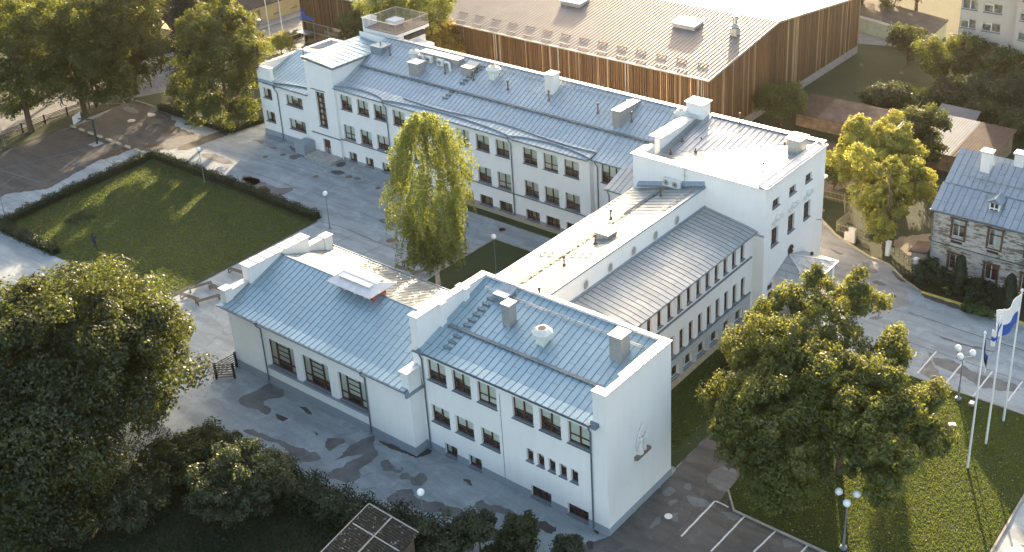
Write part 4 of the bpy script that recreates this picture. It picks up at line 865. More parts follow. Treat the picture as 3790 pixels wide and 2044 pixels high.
patch(C(1,1,[(-20,-5),(60,5),(140,45),(220,85),(310,95),(360,85),(370,105),(310,140),(210,150),(110,115),(20,55)]),sm=2,seed=1); patch(C(1,1,[(105,85),(160,75),(205,100),(190,130),(120,115)]),'leaf_litter',sm=2)
patch(C(1,1,[(985,320),(1100,315),(1200,350),(1250,390),(1100,385),(1010,345)]))
patch(C(0,1,[(630,1262),(690,1248),(755,1265),(740,1280),(690,1288)]),'damp_dark'); patch(C(0,1,[(325,1150),(370,1135),(430,1145),(400,1170),(360,1175)])); patch(C(0,1,[(90,1030),(140,1030),(160,1050),(130,1062)]));patch(C(0,1,[(180,1080),(260,1085),(230,1100)])) 
patch(C(0,1,[(800,1310),(850,1300),(870,1315),(830,1328)])); patch(C(0,1,[(670,1215),(730,1185),(760,1200),(740,1225),(700,1228)]),'damp_dark'); patch(C(0,1,[(310,1060),(440,1110),(560,1150),(500,1170),(400,1140)]),'damp',seed=9)
patch(C(0,0,[(1290,1085),(1420,1040),(1560,980),(1640,960),(1700,985),(1540,1040),(1420,1090),(1330,1110)]),'damp_dark',.014); patch(C(0,0,[(1470,1130),(1560,1125),(1700,1180),(1720,1205),(1620,1200),(1500,1160)])); patch(C(0,0,[(1760,1310),(1860,1300),(1930,1330),(1860,1370),(1780,1345)]))
patch(C(0,0,[(1180,885),(1290,880),(1300,905),(1230,912)]),'damp_dark',.014); patch(C(0,0,[(1350,905),(1400,902),(1400,920),(1360,920)]),'damp_dark',.014); patch(C(0,0,[(1190,1020),(1330,1000),(1450,985),(1560,1010),(1300,1090),(1200,1110)]),'damp',.011)
patch(C(0,0,[(920,890),(1000,860),(1040,830),(1130,825),(1165,850),(1120,890),(1040,915),(950,912)]),'damp_dark',name='damp_patch'); patch(C(0,0,[(890,795),(960,780),(1030,820),(1000,840),(930,820)]),'worn_asphalt',name='worn_patch'); patch(C(0,0,[(925,888),(975,872),(1000,888),(955,904)]),'water_puddle',name='puddle'); patch(C(0,0,[(1070,832),(1125,828),(1148,850),(1095,862)]),'water_puddle',name='puddle')  # first patch is the main puddle, its dark tree reflection painted in
patch(C(0,0,[(1040,1060),(1110,1050),(1180,1062),(1150,1080),(1060,1080)]),'leaf_litter',.016); patch(C(0,0,[(725,1150),(800,1120),(910,1080),(960,1085),(900,1130),(800,1160),(740,1175)]),'leaf_litter',.016); patch(C(0,0,[(1185,940),(1250,935),(1270,965),(1200,972)]),'leaf_litter',.016)
patch(C(2,2,[(1290,950),(1350,900),(1390,930),(1380,970),(1310,985)]),'worn_asphalt',.012,'worn_patch'); patch(C(2,2,[(1330,1020),(1400,990),(1420,1010),(1350,1060)]),'worn_asphalt',.012,'worn_patch'); patch(C(2,2,[(1470,970),(1560,990),(1700,1040),(1680,1060),(1560,1060),(1465,1020)]),'worn_asphalt',.012,'worn_patch')
patch(C(2,2,[(1600,850),(1700,760),(1830,770),(1850,850),(1780,960),(1700,930)]),'worn_asphalt',.012,'worn_patch'); patch(C(2,2,[(1450,900),(1500,870),(1510,930),(1460,945)]),'worn_asphalt',.012,'worn_patch'); patch(C(2,2,[(1700,1090),(1830,1100),(1900,1150),(1800,1155)]),'worn_asphalt',.012,'worn_patch'); patch(C(2,2,[(1350,1110),(1410,1095),(1405,1165),(1370,1170)]),'worn_asphalt',.012,'worn_patch');patch(C(2,2,[(1230,1150),(1290,1120),(1270,1170),(1200,1235)]),'worn_asphalt',.012,'worn_patch')
patch(C(2,3,[(190,1310),(260,1280),(380,1310),(370,1350),(250,1360)]),'worn_asphalt',.012,'worn_patch')
patch([w7(*q) for q in [(620,330),(760,380),(900,420),(1050,480),(1300,530),(1450,570),(1620,630),(1450,590),(1280,560),(1050,500),(850,440)]]); patch([w7(*q) for q in [(670,680),(900,720),(1060,790),(1300,930),(1500,980),(1900,1090),(1900,1190),(1600,1170),(1300,1120),(1100,950),(850,880),(620,760)]],'damp')
patch([w7(*q) for q in [(560,610),(660,640),(500,800),(430,900),(600,1000),(780,1080),(900,1080),(700,900)]],'damp',.013); patch([w6(*q) for q in [(420,1010),(620,1050),(900,1150),(1300,1290),(1640,1380),(1450,1375),(1100,1290),(800,1180),(560,1100)]],'damp_dark'); patch([w6(*q) for q in [(0,1035),(80,1035),(130,1065),(40,1065)]],'damp_dark')
patch(C(1,3,[(780,625),(860,650),(840,680),(930,700),(900,725),(830,700)])); patch(C(1,3,[(870,765),(990,800),(960,815),(880,800)])); patch(C(1,3,[(990,875),(1060,885),(1020,895)]),'damp_dark'); patch(C(1,3,[(1000,690),(1100,730),(1130,790),(1060,770)]),'damp_dark')
patch(C(1,3,[(830,1050),(900,1030),(960,1040),(900,1065)])); patch([w4(*q) for q in [(480,1260),(560,1300),(700,1360),(640,1370),(540,1320)]],'damp',.014)
# long expansion joints in the asphalt
def joint(pts,w=.05):
    for a,c in zip(pts[:-1],pts[1:]): line(gz(*a),gz(*c),w,'asphalt_joint','damp_dark',.0095)
joint(C(1,1,[(575,340),(680,365),(780,400),(960,480),(1120,540),(1250,575)]),.07); joint(C(1,1,[(690,490),(820,430)])); joint(C(1,1,[(880,580),(1010,520)])); joint(C(1,1,[(1250,578),(1080,680)]),.08)
joint([w7(290,30),w7(600,130),(3290+1000/3.968,1150+270/3.968),w7(1500,430),w7(1984,590)],.09); joint([w7(200,430),w7(700,600),w7(1100,740),w7(1520,890),w7(1984,1050)],.06); joint(C(0,1,[(0,1250),(200,1310),(400,1389)]),.05); joint(C(1,1,[(500,120),(800,250),(1150,390)]),.04); joint(C(0,1,[(0,1130),(300,1200),(620,1290),(1100,1389)]),.04)

# ================================================================== FOLIAGE
def leafarrays(P,Nn,size,rng,aspect=.62):
    n=len(P); Nn=Nn/(np.linalg.norm(Nn,axis=1,keepdims=True)+1e-9)
    t=rng.normal(size=(n,3)); t-= (t*Nn).sum(1,keepdims=True)*Nn; t/=(np.linalg.norm(t,axis=1,keepdims=True)+1e-9); b=np.cross(Nn,t)
    s=(size*rng.uniform(.65,1.35,n))[:,None]
    V=np.stack([P-t*s*.5,P+b*s*.5*aspect,P+t*s*.5,P-b*s*.5*aspect],1); return V.reshape(-1,3)
def leafmesh(name,V,tint,mat):
    n=len(V)//4; me=bpy.data.meshes.new(name); me.vertices.add(4*n); me.vertices.foreach_set('co',V.astype(np.float32).ravel())
    me.loops.add(4*n); me.loops.foreach_set('vertex_index',np.arange(4*n,dtype=np.int32)); me.polygons.add(n); me.polygons.foreach_set('loop_start',np.arange(0,4*n,4,dtype=np.int32))
    try: me.polygons.foreach_set('loop_total',np.full(n,4,dtype=np.int32))
    except Exception: pass
    me.update(); a=me.attributes.new('tint','FLOAT','FACE'); a.data.foreach_set('value',tint.astype(np.float32)); me.materials.append(MATS[mat]); return me
def blob_clumps(blobs,n,rng,inner=.25):
    """blobs: (cx,cy,cz,rx,ry,rz) -> clump centres on and in the crown"""
    B=np.array(blobs,float); w=(B[:,3]*B[:,4]*B[:,5])**(2/3); w/=w.sum(); k=rng.choice(len(B),n,p=w); d=rng.normal(size=(n,3)); d/=np.linalg.norm(d,axis=1,keepdims=True)
    d[:,2]=np.where((d[:,2]<-.55)&(rng.random(n)<.6),-d[:,2],d[:,2])
    r=np.where(rng.random(n)<inner,rng.uniform(.2,.8,n),rng.uniform(.82,1.08,n)); return B[k,:3]+d*B[k,3:]*r[:,None], d
def crown(seed,blobs,n,cr,per,ls,mat,inner=.25,flat=.75,droop=0.0):
    rng=np.random.default_rng(seed); C_,D_=blob_clumps(blobs,n,rng,inner)
    R=cr*rng.uniform(.6,1.35,n); idx=np.repeat(np.arange(n),per); m=len(idx)
    d=rng.normal(size=(m,3)); d[:,2]+=.25; d/=np.linalg.norm(d,axis=1,keepdims=True); rr=rng.uniform(.45,1.05,m)**.6
    lump=1+.22*np.sin(d[:,0]*5+idx)+.18*np.cos(d[:,1]*6+idx*2)
    P=C_[idx]+d*(R[idx]*rr*lump)[:,None]*np.array([1,1,flat]); P[:,2]-=droop*(d[:,0]**2+d[:,1]**2)*R[idx]
    Nn=d+rng.normal(size=(m,3))*.55+np.array([0,0,.35]); V=leafarrays(P,Nn,ls,rng); ct=rng.uniform(0,.6,n)
    return leafmesh('crown',V,np.clip(ct[idx]+rng.uniform(0,.4,m),0,1),mat),C_
def trunkmesh(seed,h,r,targets,lean=(0,0),n=9,forks=1,low=.25):
    b=MB(); rng=random.Random(seed); top=np.array([lean[0],lean[1],h])
    pts=[np.array([0,0,-.1]),np.array([0,0,.25])]+[top*t+np.array([rng.uniform(-.12,.12),rng.uniform(-.12,.12),0])*r*3 for t in (.2,.4,.6,.8,1)]
    b.tube(pts,[r*1.35,r*1.05,r*.9,r*.75,r*.55,r*.35,r*.12],n)
    for t in targets[:n]:
        t=np.array(t); zb=max(h*low,min(h*.75,t[2]-np.hypot(t[0],t[1])*.7)); s=top*(zb/h); mid=(s+t)/2+np.array([0,0,.35]); rr=r*.42*(1-zb/h*.6)
        b.tube([s,mid,t],[rr,rr*.6,rr*.15],6,cap=False)
    return b
def mk_tree(name,label,cat,base,h,blobs,n,cr,per,ls,mat,seed,trunk_r=.3,bark='bark',group=None,inner=.25,flat=.75,trunk_h=None,droop=0.0,nl=9,rz=0.0,trunks=1):
    t=thing(name,label,cat,(base[0],base[1],0),rz,group); me,C_=crown(seed,blobs,n,cr,per,ls,mat,inner,flat,droop)
    o=bpy.data.objects.new('crown',me); COL.objects.link(o); o.parent=t
    lo=sorted(C_.tolist(),key=lambda c: random.Random(int(c[0]*1e3)).random())[:nl*2]
    trunkmesh(seed,trunk_h or h*.8,trunk_r,lo,n=nl).build('trunk',bark,t,smooth=True); return t
def around(px,py,z): p=gz(px,py,z); return p[:2]
def roundblobs(R,zc,rz,rng_seed,k=7,lump=.45):
    r=random.Random(rng_seed); B=[(0,0,zc,R*.82,R*.82,rz*.86)]
    for i in range(k):
        a=2*math.pi*i/k+r.uniform(-.3,.3); e=r.uniform(-.5,.8); q=R*.55
        B.append((q*math.cos(a)*math.cos(e),q*math.sin(a)*math.cos(e),zc+rz*.55*math.sin(e),R*lump,R*lump,rz*lump))
    return B
# big maple bottom left
def pxtree(name,label,base,blobs,n,cr,per,ls,mat,seed,trunk_r=.35,bark='bark',group=None,inner=.12,nl=10,flat=.8,h=None):
    """blobs given where they hang in the air: (image survey point, height above ground, radius)"""
    B=[]
    for x,y,z,r in blobs:
        p=gD(x,y,z); B.append((p[0]-base[0],p[1]-base[1],z,r,r,r*.92))
    zt=max(b[2]+b[5] for b in B)
    return mk_tree(name,label,'tree',base,zt,B,n,cr,per,ls,mat,seed,trunk_r,bark,group,inner,flat,h or zt*.8,nl=nl)
q=gD(205,900,9.0)
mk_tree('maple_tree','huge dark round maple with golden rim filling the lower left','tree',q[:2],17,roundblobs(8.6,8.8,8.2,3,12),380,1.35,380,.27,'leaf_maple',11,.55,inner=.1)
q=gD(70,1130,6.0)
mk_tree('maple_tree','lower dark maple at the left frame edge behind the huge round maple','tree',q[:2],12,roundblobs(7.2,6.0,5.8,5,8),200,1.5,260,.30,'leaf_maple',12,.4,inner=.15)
# trees by the road
pxtree('linden_tree','leftmost roadside linden on the verge by the sports court',(-108.7,18.2),[(90,130,10,5.0),(60,210,6.5,4.0),(150,230,5.5,3.0),(40,80,13,3.8),(120,60,14,3.2),(10,260,4.5,3.0),(190,170,9,3.2)],210,1.15,250,.30,'leaf_linden',21,.4,group='lindens along the road')
pxtree('linden_tree','roadside linden beside the gate opening of the rail fence',(-108.8,26.1),[(215,130,10,4.4),(250,200,6,3.2),(180,180,7,3.2),(230,50,14,3.6),(290,150,9,2.8),(300,220,5.5,2.0)],190,1.15,250,.30,'leaf_linden',22,.4,group='lindens along the road')
pxtree('linden_tree','tall linden behind the short rail fence and give way sign',(-109.3,34.5),[(330,100,10,4.0),(300,60,13,3.4),(340,30,15,3.4),(330,150,7,3.2),(280,120,9,2.6),(370,140,7,2.6),(310,190,4.6,2.0)],210,1.15,250,.30,'leaf_maple',23,.4,group='lindens along the road')
for i,(bx,R,zc,rz,lab,mat) in enumerate([((-121,3),6.5,9,6.5,'sunlit yellow-green tree beyond the road at the far left edge','leaf_yellow'),((-122,14),6.5,10,7,'second sunlit tree beyond the road from the far left','leaf_linden'),((-123,25),6.5,11,7,'tall sunlit tree beyond the road with glowing yellow top','leaf_yellow'),((-122,36),6,10.5,7,'broad dark green tree across the road at the top edge','leaf_linden'),((-119.5,46),5.5,11,6.5,'leafy tree across the road behind the spruce','leaf_linden'),((-119.5,54),4.6,7,5,'leafy tree across the road near the yellow house gable','leaf_linden'),((-131,12),8,10,8,'leafy tree in the second row beyond the road at the left','leaf_yellow'),((-133,30),8,10,8,'leafy tree in the second row beyond the road at the top','leaf_linden')]):
    mk_tree('roadside_tree',lab,'tree',bx,zc+rz,roundblobs(R,zc,rz,40+i,7),120,1.4,190,.34,mat,40+i,.35,group='trees beyond the road',inner=.15)
pxtree('linden_tree','round lit linden on the corner grass beside the school end wall',(-88.35,34.8),[(555,150,9.5,3.9),(500,150,9.5,3.0),(600,150,10,3.0),(530,70,13,3.2),(590,85,12,3.0),(620,190,7.5,2.2),(480,210,6.5,2.6),(540,230,6,2.8),(500,90,12,2.8),(560,30,14.6,2.0),(610,120,11,2.6),(500,260,5,1.8),(600,240,5.5,1.6),(640,205,6.2,2.1),(640,140,8.5,1.9),(612,272,3.8,1.6),(560,285,3.6,1.9),(505,290,3.8,1.7),(455,240,5,1.8)],400,.85,250,.25,'leaf_linden',31,.3)
# spruce
def spruce(base,h,R,label,seed,mat='leaf_spruce',name='spruce_tree',n=5200,ls=.34,z0=1.0):
    rng=np.random.default_rng(seed); t=thing(name,label,'tree',(base[0],base[1],0)); m=n
    u=rng.random(m)**.75; tier=np.floor(u*h*1.3)/(h*1.3); z=z0+(h-z0)*u; rad=R*(1-u)**.8*(.55+.45*(1-(u*h*1.3-np.floor(u*h*1.3))))*rng.uniform(.45,1.05,m); a=rng.uniform(0,2*math.pi,m)
    k=1+.18*np.sin(a*7+np.floor(u*h*1.3)*2.1); P=np.stack([rad*k*np.cos(a),rad*k*np.sin(a),z-rad*.25],1); Nn=np.stack([np.cos(a)*.5,np.sin(a)*.5,np.ones(m)],1)+rng.normal(size=(m,3))*.4
    o=bpy.data.objects.new('crown',leafmesh('crown',leafarrays(P,Nn,ls,rng,.4),rng.random(m),mat)); COL.objects.link(o); o.parent=t
    b=MB(); b.tube([(0,0,-.1),(0,0,h*.9)],[.25,.04],8); b.build('trunk','bark',t); return t
spruce((-102.5,40.5),20,5.3,'dark blue-green spruce between the roadside lindens and the corner linden',5,n=30000,ls=.42)
# small tree and shrubs by the hall
q=gz(*w3(760,760),1.5); mk_tree('small_tree','small yellow-green tree by the planters outside the timber hall','tree',q[:2],4.6,roundblobs(2.3,2.6,2.0,8,6),50,.7,170,.22,'leaf_yellow',51,.1)
for i,(px,z,R,zc,rz,lab,mat) in enumerate([((1165,85),6,4.2,6.0,4.4,'golden tree behind the roof deck, nearest the deck railing','leaf_orange'),((1225,108),4,2.9,4.4,3.2,'round orange-green tree between the roof ridge and hall corner slats','leaf_orange'),((1110,60),6,3.3,6.5,4.0,'orange-tipped tree just right of the deck railing','leaf_orange'),((960,55),5,2.4,5,3.0,'small green tree between the dark hall front and the roof deck','leaf_linden')]):
    q=gD(*px,z); mk_tree('garden_tree',lab,'tree',(min(q[0],-40),min(q[1],61.3-R*.0)),zc+rz,roundblobs(R,zc,rz,60+i,7),80,1.0,200,.28,mat,60+i,.22,group='autumn trees between school and hall')
pxtree('garden_tree','pale green tall tree behind the deck railing, cut by the top edge',gD(985,30,12)[:2],[(985,40,12,2.9),(960,-5,15,3),(1010,-40,16.5,3),(1000,60,10,2.6),(950,50,11,1.6)],130,.9,200,.26,'leaf_birch',66,.25)
pxtree('garden_tree','tall yellow-green tree in front of the hall roof, cut by the top edge',gD(1078,20,12)[:2],[(1075,22,12,2.6),(1092,-15,15,3),(1060,-60,18,2.6),(1085,45,10.5,2.2),(1105,10,13,1.6)],130,.9,200,.26,'leaf_birch',67,.25)
q=gD(1968,262,3); mk_tree('round_tree','olive round tree at the hall corner beside the brown shed','tree',q[:2],6.4,roundblobs(3.4,3.4,2.9,9,7),80,.9,190,.26,'leaf_linden',70,.2)
# big yellow-green tree by the side fence
pxtree('maple_tree','yellow-green sunlit maple standing behind the electric cabinet and concrete gatepost',(-1.3,51.3),[(2215,575,2.8,1.2),(2200,515,4.2,1.7),(2255,490,5,1.8),(2230,440,6.2,1.9),(2300,455,5.5,1.7),(2325,490,4.8,1.2),(2165,480,5.2,1.2),(2240,540,3.6,1.5),(2290,420,6.4,1.2),(2163,395,10.2,1.15)],180,.6,240,.23,'leaf_yellow',71,.32,nl=10)  # last blob: high clump added to throw the shadow band on the lawn
pxtree('maple_tree','taller yellow-green sunlit tree with two tops behind the cabinet maple',gD(2215,372,6.0)[:2],[(2150,385,6,2.0),(2235,380,6,2.2),(2290,395,5.6,1.8),(2165,330,7.6,1.6),(2245,325,7.8,1.7),(2120,400,5,1.5),(2135,345,7,1.2),(2265,350,7,1.5),(2200,420,5,2.2),(2150,430,4.4,1.6),(2185,350,7,1.3)],240,.62,240,.23,'leaf_yellow',73,.32,nl=12)
q=gD(2318,360,3.5); mk_tree('cherry_tree','dark reddish-green bushy tree behind the yellow-green maple','tree',q[:2],8,[(0,0,4.2,2.6,2.6,3.3),(1.3,0,6,1.4,1.4,1.6)],60,.9,200,.28,'leaf_maple',72,.2)
for i,(px,z,R,zc,rz,lab) in enumerate([((2100,445),2.0,2.6,2.4,2.2,'green bush behind the picket fence beside the corner block'),((2215,430),1.2,1.6,1.4,1.3,'low bush inside the fenced garden corner')]):
    q=gD(*px,z); mk_tree('bush',lab,'bush',q[:2],4,roundblobs(R,zc,rz,80+i,6),50,.8,180,.24,'leaf_linden',80+i,.1)
orch=[((2285,115),3,3.0,3.4,3.0,'round dark tree in front of the green garage row','leaf_maple'),((2375,165),3,4.0,3.8,3.4,'wide orchard tree below the apartment block windows','leaf_linden'),((2440,150),4,3.2,4.4,3.4,'taller orchard tree in front of the apartment block wall','leaf_linden'),((2520,190),3,4.3,3.6,3.4,'broad orchard tree at right of the apartment block base','leaf_linden'),((2550,245),2.5,3.6,3.0,2.8,'grey-green orchard tree at the right frame edge','leaf_shrub'),((2455,240),2.5,3.3,2.8,2.6,'grey-green apple tree above the gabled shed','leaf_shrub'),((2385,240),1.8,2.2,2.0,1.9,'small grey-green tree left of the gabled shed','leaf_shrub'),((2255,240),1.2,1.9,1.4,1.3,'dark shrub in the middle of the far lawn','leaf_shrub'),((2205,245),1.0,1.6,1.2,1.1,'reddish-grey shrub at the left of the lawn thicket','leaf_shrub'),((2310,255),1.0,1.9,1.2,1.1,'bright green shrub beside the lawn thicket','leaf_linden'),((2490,290),1.5,2.6,2.0,2.0,'dark bush right of the gabled shed','leaf_maple'),((2560,320),1.5,2.4,2.0,1.9,'dark bush beyond the rusty shed roof','leaf_maple')]
for i,(px,z,R,zc,rz,lab,mat) in enumerate(orch):
    q=gD(*px,z); mk_tree('apple_tree' if R>2.3 else 'bush',lab,'tree' if R>2.3 else 'bush',q[:2],zc+rz,roundblobs(R,zc,rz,100+i,7,.5),60,.95,160,.32,mat,100+i,.18,group='trees and bushes of the orchard')
for i,(px,lab) in enumerate([((2170,-25),'dark tree behind the garage roof at the top edge'),((2310,-35),'dark leafy tree behind the garages beside the apartment block')]):
    q=gD(*px,5); mk_tree('backdrop_tree',lab,'tree',q[:2],11,roundblobs(6,6,5,130+i,7),80,1.5,160,.45,'leaf_maple',130+i,.3)
# birch
def birch(base,h,label,seed):
    rng=np.random.default_rng(seed); t=thing('birch_tree',label,'tree',(base[0],base[1],0))
    Ps=[];Ns=[];T=[]; us=[0,.12,.3,.5,.7,.85,.95,1.0]; rs=[1.6,2.7,3.5,3.9,3.7,3.0,2.1,.9]
    for k in range(1050):
        u=rng.random()**.85; a=rng.uniform(0,2*math.pi); lob=1+.20*math.sin(3*a+u*7)+.12*math.sin(5*a-u*11); R=np.interp(u,us,rs)*lob; r=R*rng.uniform(.25,1)**.5; z=3.6+(h-4.0)*u-.5*(r/4)**2
        x,y=r*math.cos(a),r*math.sin(a); Ln=rng.uniform(.8,2.6)*(1.3 if u<.5 else .85); m=int(Ln*36); s=rng.random(m); w=rng.uniform(.06,.20)
        P=np.stack([x*(1+.10*s)+rng.normal(0,w,m),y*(1+.10*s)+rng.normal(0,w,m),z-Ln*s+.4],1); Ps.append(P); Ns.append(rng.normal(size=(m,3))+np.array([x,y,0])*.3); T.append(np.full(m,rng.uniform(0,.6))+rng.uniform(0,.4,m))
    P=np.concatenate(Ps);keep=P[:,2]>2.2;P=P[keep];Nn=np.concatenate(Ns)[keep];T=np.concatenate(T)[keep]
    o=bpy.data.objects.new('crown',leafmesh('crown',leafarrays(P,Nn,.20,rng,.6),T,'leaf_birch')); COL.objects.link(o); o.parent=t
    tg=[(2.0*math.cos(a),2.0*math.sin(a),5+k*.9) for k,a in enumerate(np.linspace(0,20,12))]; trunkmesh(seed,h*.95,.24,tg,n=12).build('trunk','birch_bark',t,smooth=True); return t
birch((-35.2,19.25),18.7,'tall weeping birch with white trunk on the courtyard lawn',9)
# right hand trees on the front lawn
pxtree('oak_tree','broad sunlit oak with pointed leafy tops between path and entrance canopy',gD(2000,1130,0)[:2],[(1960,900,8.5,3.3),(2060,800,10,1.9),(2060,715,11.8,.9),(2062,675,12.6,.5),(2145,745,10.5,1.3),(2148,695,11.8,.7),(1925,790,10,1.2),(1985,760,10.6,1.1),(2195,765,9.5,.9),(1870,1000,7,2.3),(1835,1010,6.5,1.6),(1850,1100,5.5,1.7),(1950,1060,7,3.0),(2070,950,8.8,2.3),(1900,1160,5.2,1.8),(1960,1220,4.6,1.8),(2015,1180,5.8,2.0),(1880,880,8.5,1.6),(2120,860,9.5,1.6),(1990,960,7.5,3.0),(2050,1060,6.5,2.4)],560,.72,260,.22,'leaf_oak',141,.34,nl=16)
pxtree('oak_tree','spreading oak with low boughs beside the flagpoles on the lit lawn',gD(2110,1190,0)[:2],[(2190,970,8.5,2.2),(2255,850,9.5,.8),(2245,890,9,1.2),(2160,1070,7.8,2.3),(2270,1050,7.6,2.1),(2335,1010,7.4,.8),(2355,985,7.6,.5),(2360,1110,6.2,.8),(2230,1150,7,1.9),(2165,1160,6.4,1.2),(2225,1235,6,1.1),(2320,1120,6.6,1.1),(2190,1080,7,2.4)],340,.68,260,.22,'leaf_oak',142,.30,nl=14)
q=gz(*z1(1170,1300),.8); spruce(q[:2],2.9,.95,'small pale conifer on the grass strip by the basement windows',15,'leaf_shrub','small_conifer',2600,.2,.1)
q=gz(*z1(1450,1130),.8); spruce(q[:2],2.4,.7,'second small conifer, nearer the entrance, on the grass strip',16,'leaf_shrub','small_conifer',1800,.2,.1)
# bottom shrubs and hedge
q=gD(612,1215,2.6); mk_tree('shrub','large grey-green shrub at the left end of the bottom hedge','shrub',(q[0],q[1]),5.2,roundblobs(3.7,2.7,2.6,150,9,.5),150,.62,220,.19,'leaf_shrub',150,.15)
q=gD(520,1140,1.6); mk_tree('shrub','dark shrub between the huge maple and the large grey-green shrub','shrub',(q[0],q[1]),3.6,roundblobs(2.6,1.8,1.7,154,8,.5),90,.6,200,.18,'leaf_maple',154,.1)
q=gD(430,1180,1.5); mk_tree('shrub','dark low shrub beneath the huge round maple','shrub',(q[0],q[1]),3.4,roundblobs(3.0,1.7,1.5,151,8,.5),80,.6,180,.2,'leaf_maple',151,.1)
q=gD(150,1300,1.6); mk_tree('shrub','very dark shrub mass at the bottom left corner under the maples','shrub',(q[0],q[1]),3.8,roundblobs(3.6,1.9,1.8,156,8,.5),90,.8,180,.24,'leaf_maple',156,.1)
q=gD(330,1270,1.3); mk_tree('shrub','dim grey shrub at the bottom left corner in deep shade','shrub',(q[0],q[1]),3.0,roundblobs(2.6,1.4,1.4,152,8,.5),80,.6,160,.2,'leaf_shrub',152,.1)
for i,(px,z,R,zc,rz,lab,mat) in enumerate([((1120,1362),1.5,2.1,1.7,1.7,'dark green bush to the right of the mossy shed roof','leaf_shrub'),((1205,1348),1.9,1.5,2.1,1.9,'tall thin-leaved bush, second along the bottom edge from the shed','leaf_shrub'),((1312,1352),1.7,1.35,2.0,1.9,'reddish-tinged sapling bush below the five small windows','leaf_maple'),((1430,1388),1.1,1.0,1.4,1.3,'rightmost bush along the bottom edge near the building corner','leaf_shrub'),((1262,1400),.9,1.5,1.2,1.1,'low bush at the bottom edge under the tall thin-leaved bush','leaf_maple')]):
    q=gD(*px,z); mk_tree('shrub',lab,'shrub',(q[0],q[1]),zc+rz,roundblobs(R,zc,rz,160+i,7,.5),55,.42,170,.17,mat,160+i,.07)
def hedge(pts,w,h,label,mat,seed,dens=260,ls=.13,rough=.12,name='hedge',group=None):
    rng=np.random.default_rng(seed); r=thing(name,label,'hedge',(*pts[0][:2],0),0,group); b=MB(); Ps=[];Ns=[]; o0=np.array([*pts[0][:2],0])
    for a,c in zip(pts[:-1],pts[1:]):
        a=np.array([*a[:2],0.])-o0; c=np.array([*c[:2],0.])-o0; d=c-a; ln=np.linalg.norm(d); d/=ln; n=np.array([-d[1],d[0],0]); b.bar(a+[0,0,h*.42],c+[0,0,h*.42],w*.8,h*.84,up=(0,0,1))
        m=int(ln*(w+2*h)*dens); s=rng.random(m)*(ln+w*.4)-w*.2; q=rng.random(m)*(w+2*h)-h; lumpy=1+.18*np.sin(s*2.1+seed)+.12*np.sin(s*5.3)
        side=np.where(q<0,-w/2,np.where(q>w,w/2,q-w/2)); zz_=np.where(q<0,h+q,np.where(q>w,h-(q-w),h)); P=a+d*s[:,None]+n*(side*lumpy)[:,None]+np.array([0,0,1.])*(zz_*lumpy)[:,None]+rng.normal(0,rough,(m,3)); P[:,2]=np.maximum(P[:,2],.03)
        Nn=n*(np.sign(side)*(np.abs(side)>w*.45))[:,None]+np.array([0,0,1.])*(zz_>=h-.01)[:,None]+rng.normal(size=(m,3))*.7; Ps.append(P);Ns.append(Nn)
    P=np.concatenate(Ps); o=bpy.data.objects.new('foliage',leafmesh('foliage',leafarrays(P,np.concatenate(Ns),ls,rng),rng.random(len(P)),mat)); COL.objects.link(o); o.parent=r
    b.build('stems','leaf_thuja',r); return r
hedge([gD(500,1130,.5)[:2],gD(700,1212,.8)[:2],gD(900,1300,.9)[:2],gD(1070,1342,.9)[:2]],2.1,1.75,'overgrown dark hedge between the yard and the mossy shed','leaf_thuja',1,170,.19,.2)
HG='clipped hedges around the courtyard lawn'
hedge([(-87.4,22.4),(-72,22.5),(-56.6,22.2)],.9,.75,'clipped hedge along the far side of the courtyard lawn toward the classrooms','leaf_thuja',2,group=HG)
hedge([(-87.6,22.3),(-86.5,10),(-85.3,1.0)],1.0,.8,'clipped hedge between the courtyard lawn and the sports court','leaf_thuja',3,group=HG)
hedge([(-84.9,.9),(-80,.95),(-74,1.1)],.9,.8,'short clipped hedge at the left side of the lawn running behind the maple','leaf_thuja',4,group=HG)
hedge(pv([c1(0,0,1180,800),c1(0,0,1430,890),c1(0,0,1690,975),c1(0,0,1930,890)]),.8,.6,'low hedge around the corner grass under the lit linden','leaf_thuja',5)
hedge([(-117.0,52),(-113,52.4)],1.6,.9,'low clipped juniper bed beside the hall forecourt railing','leaf_thuja',6); hedge([gz(*w3(830,600))[:2],gz(*w3(1040,520))[:2]],1.8,.7,'dark ground juniper bed left of the hall entrance','leaf_thuja',7)
for i,(bx,h,lab) in enumerate([(gz(*w6(1010,1000))[:2],4.0,'columnar thuja left of the pink-curtained window of the wooden house'),(gz(*w6(1740,1260))[:2],3.8,'columnar thuja in front of the right end of the wooden house')]):
    rng=np.random.default_rng(170+i); m=9000; u=rng.random(m); z=.1+h*u; a=rng.uniform(0,2*math.pi,m); R=.82*np.sqrt(np.clip(1-u**2.2,0,1))*(.85+.15*np.sin(a*5+u*4)); P=np.stack([R*np.cos(a),R*np.sin(a),z],1)+rng.normal(0,.05,(m,3))
    t=thing('thuja',lab,'thuja',(bx[0],bx[1],0),0,'thujas beside the wooden house'); o=bpy.data.objects.new('foliage',leafmesh('foliage',leafarrays(P,np.stack([np.cos(a),np.sin(a),.5+0*a],1)+rng.normal(size=(m,3))*.4,.14,rng,.5),rng.random(m),'leaf_thuja')); COL.objects.link(o); o.parent=t
    b=MB(); b.lathe((0,0,0),[(.2,0),(.55,.4),(.6,h*.5),(.3,h*.85),(.05,h*.95)],8); b.build('stem','leaf_thuja',t)
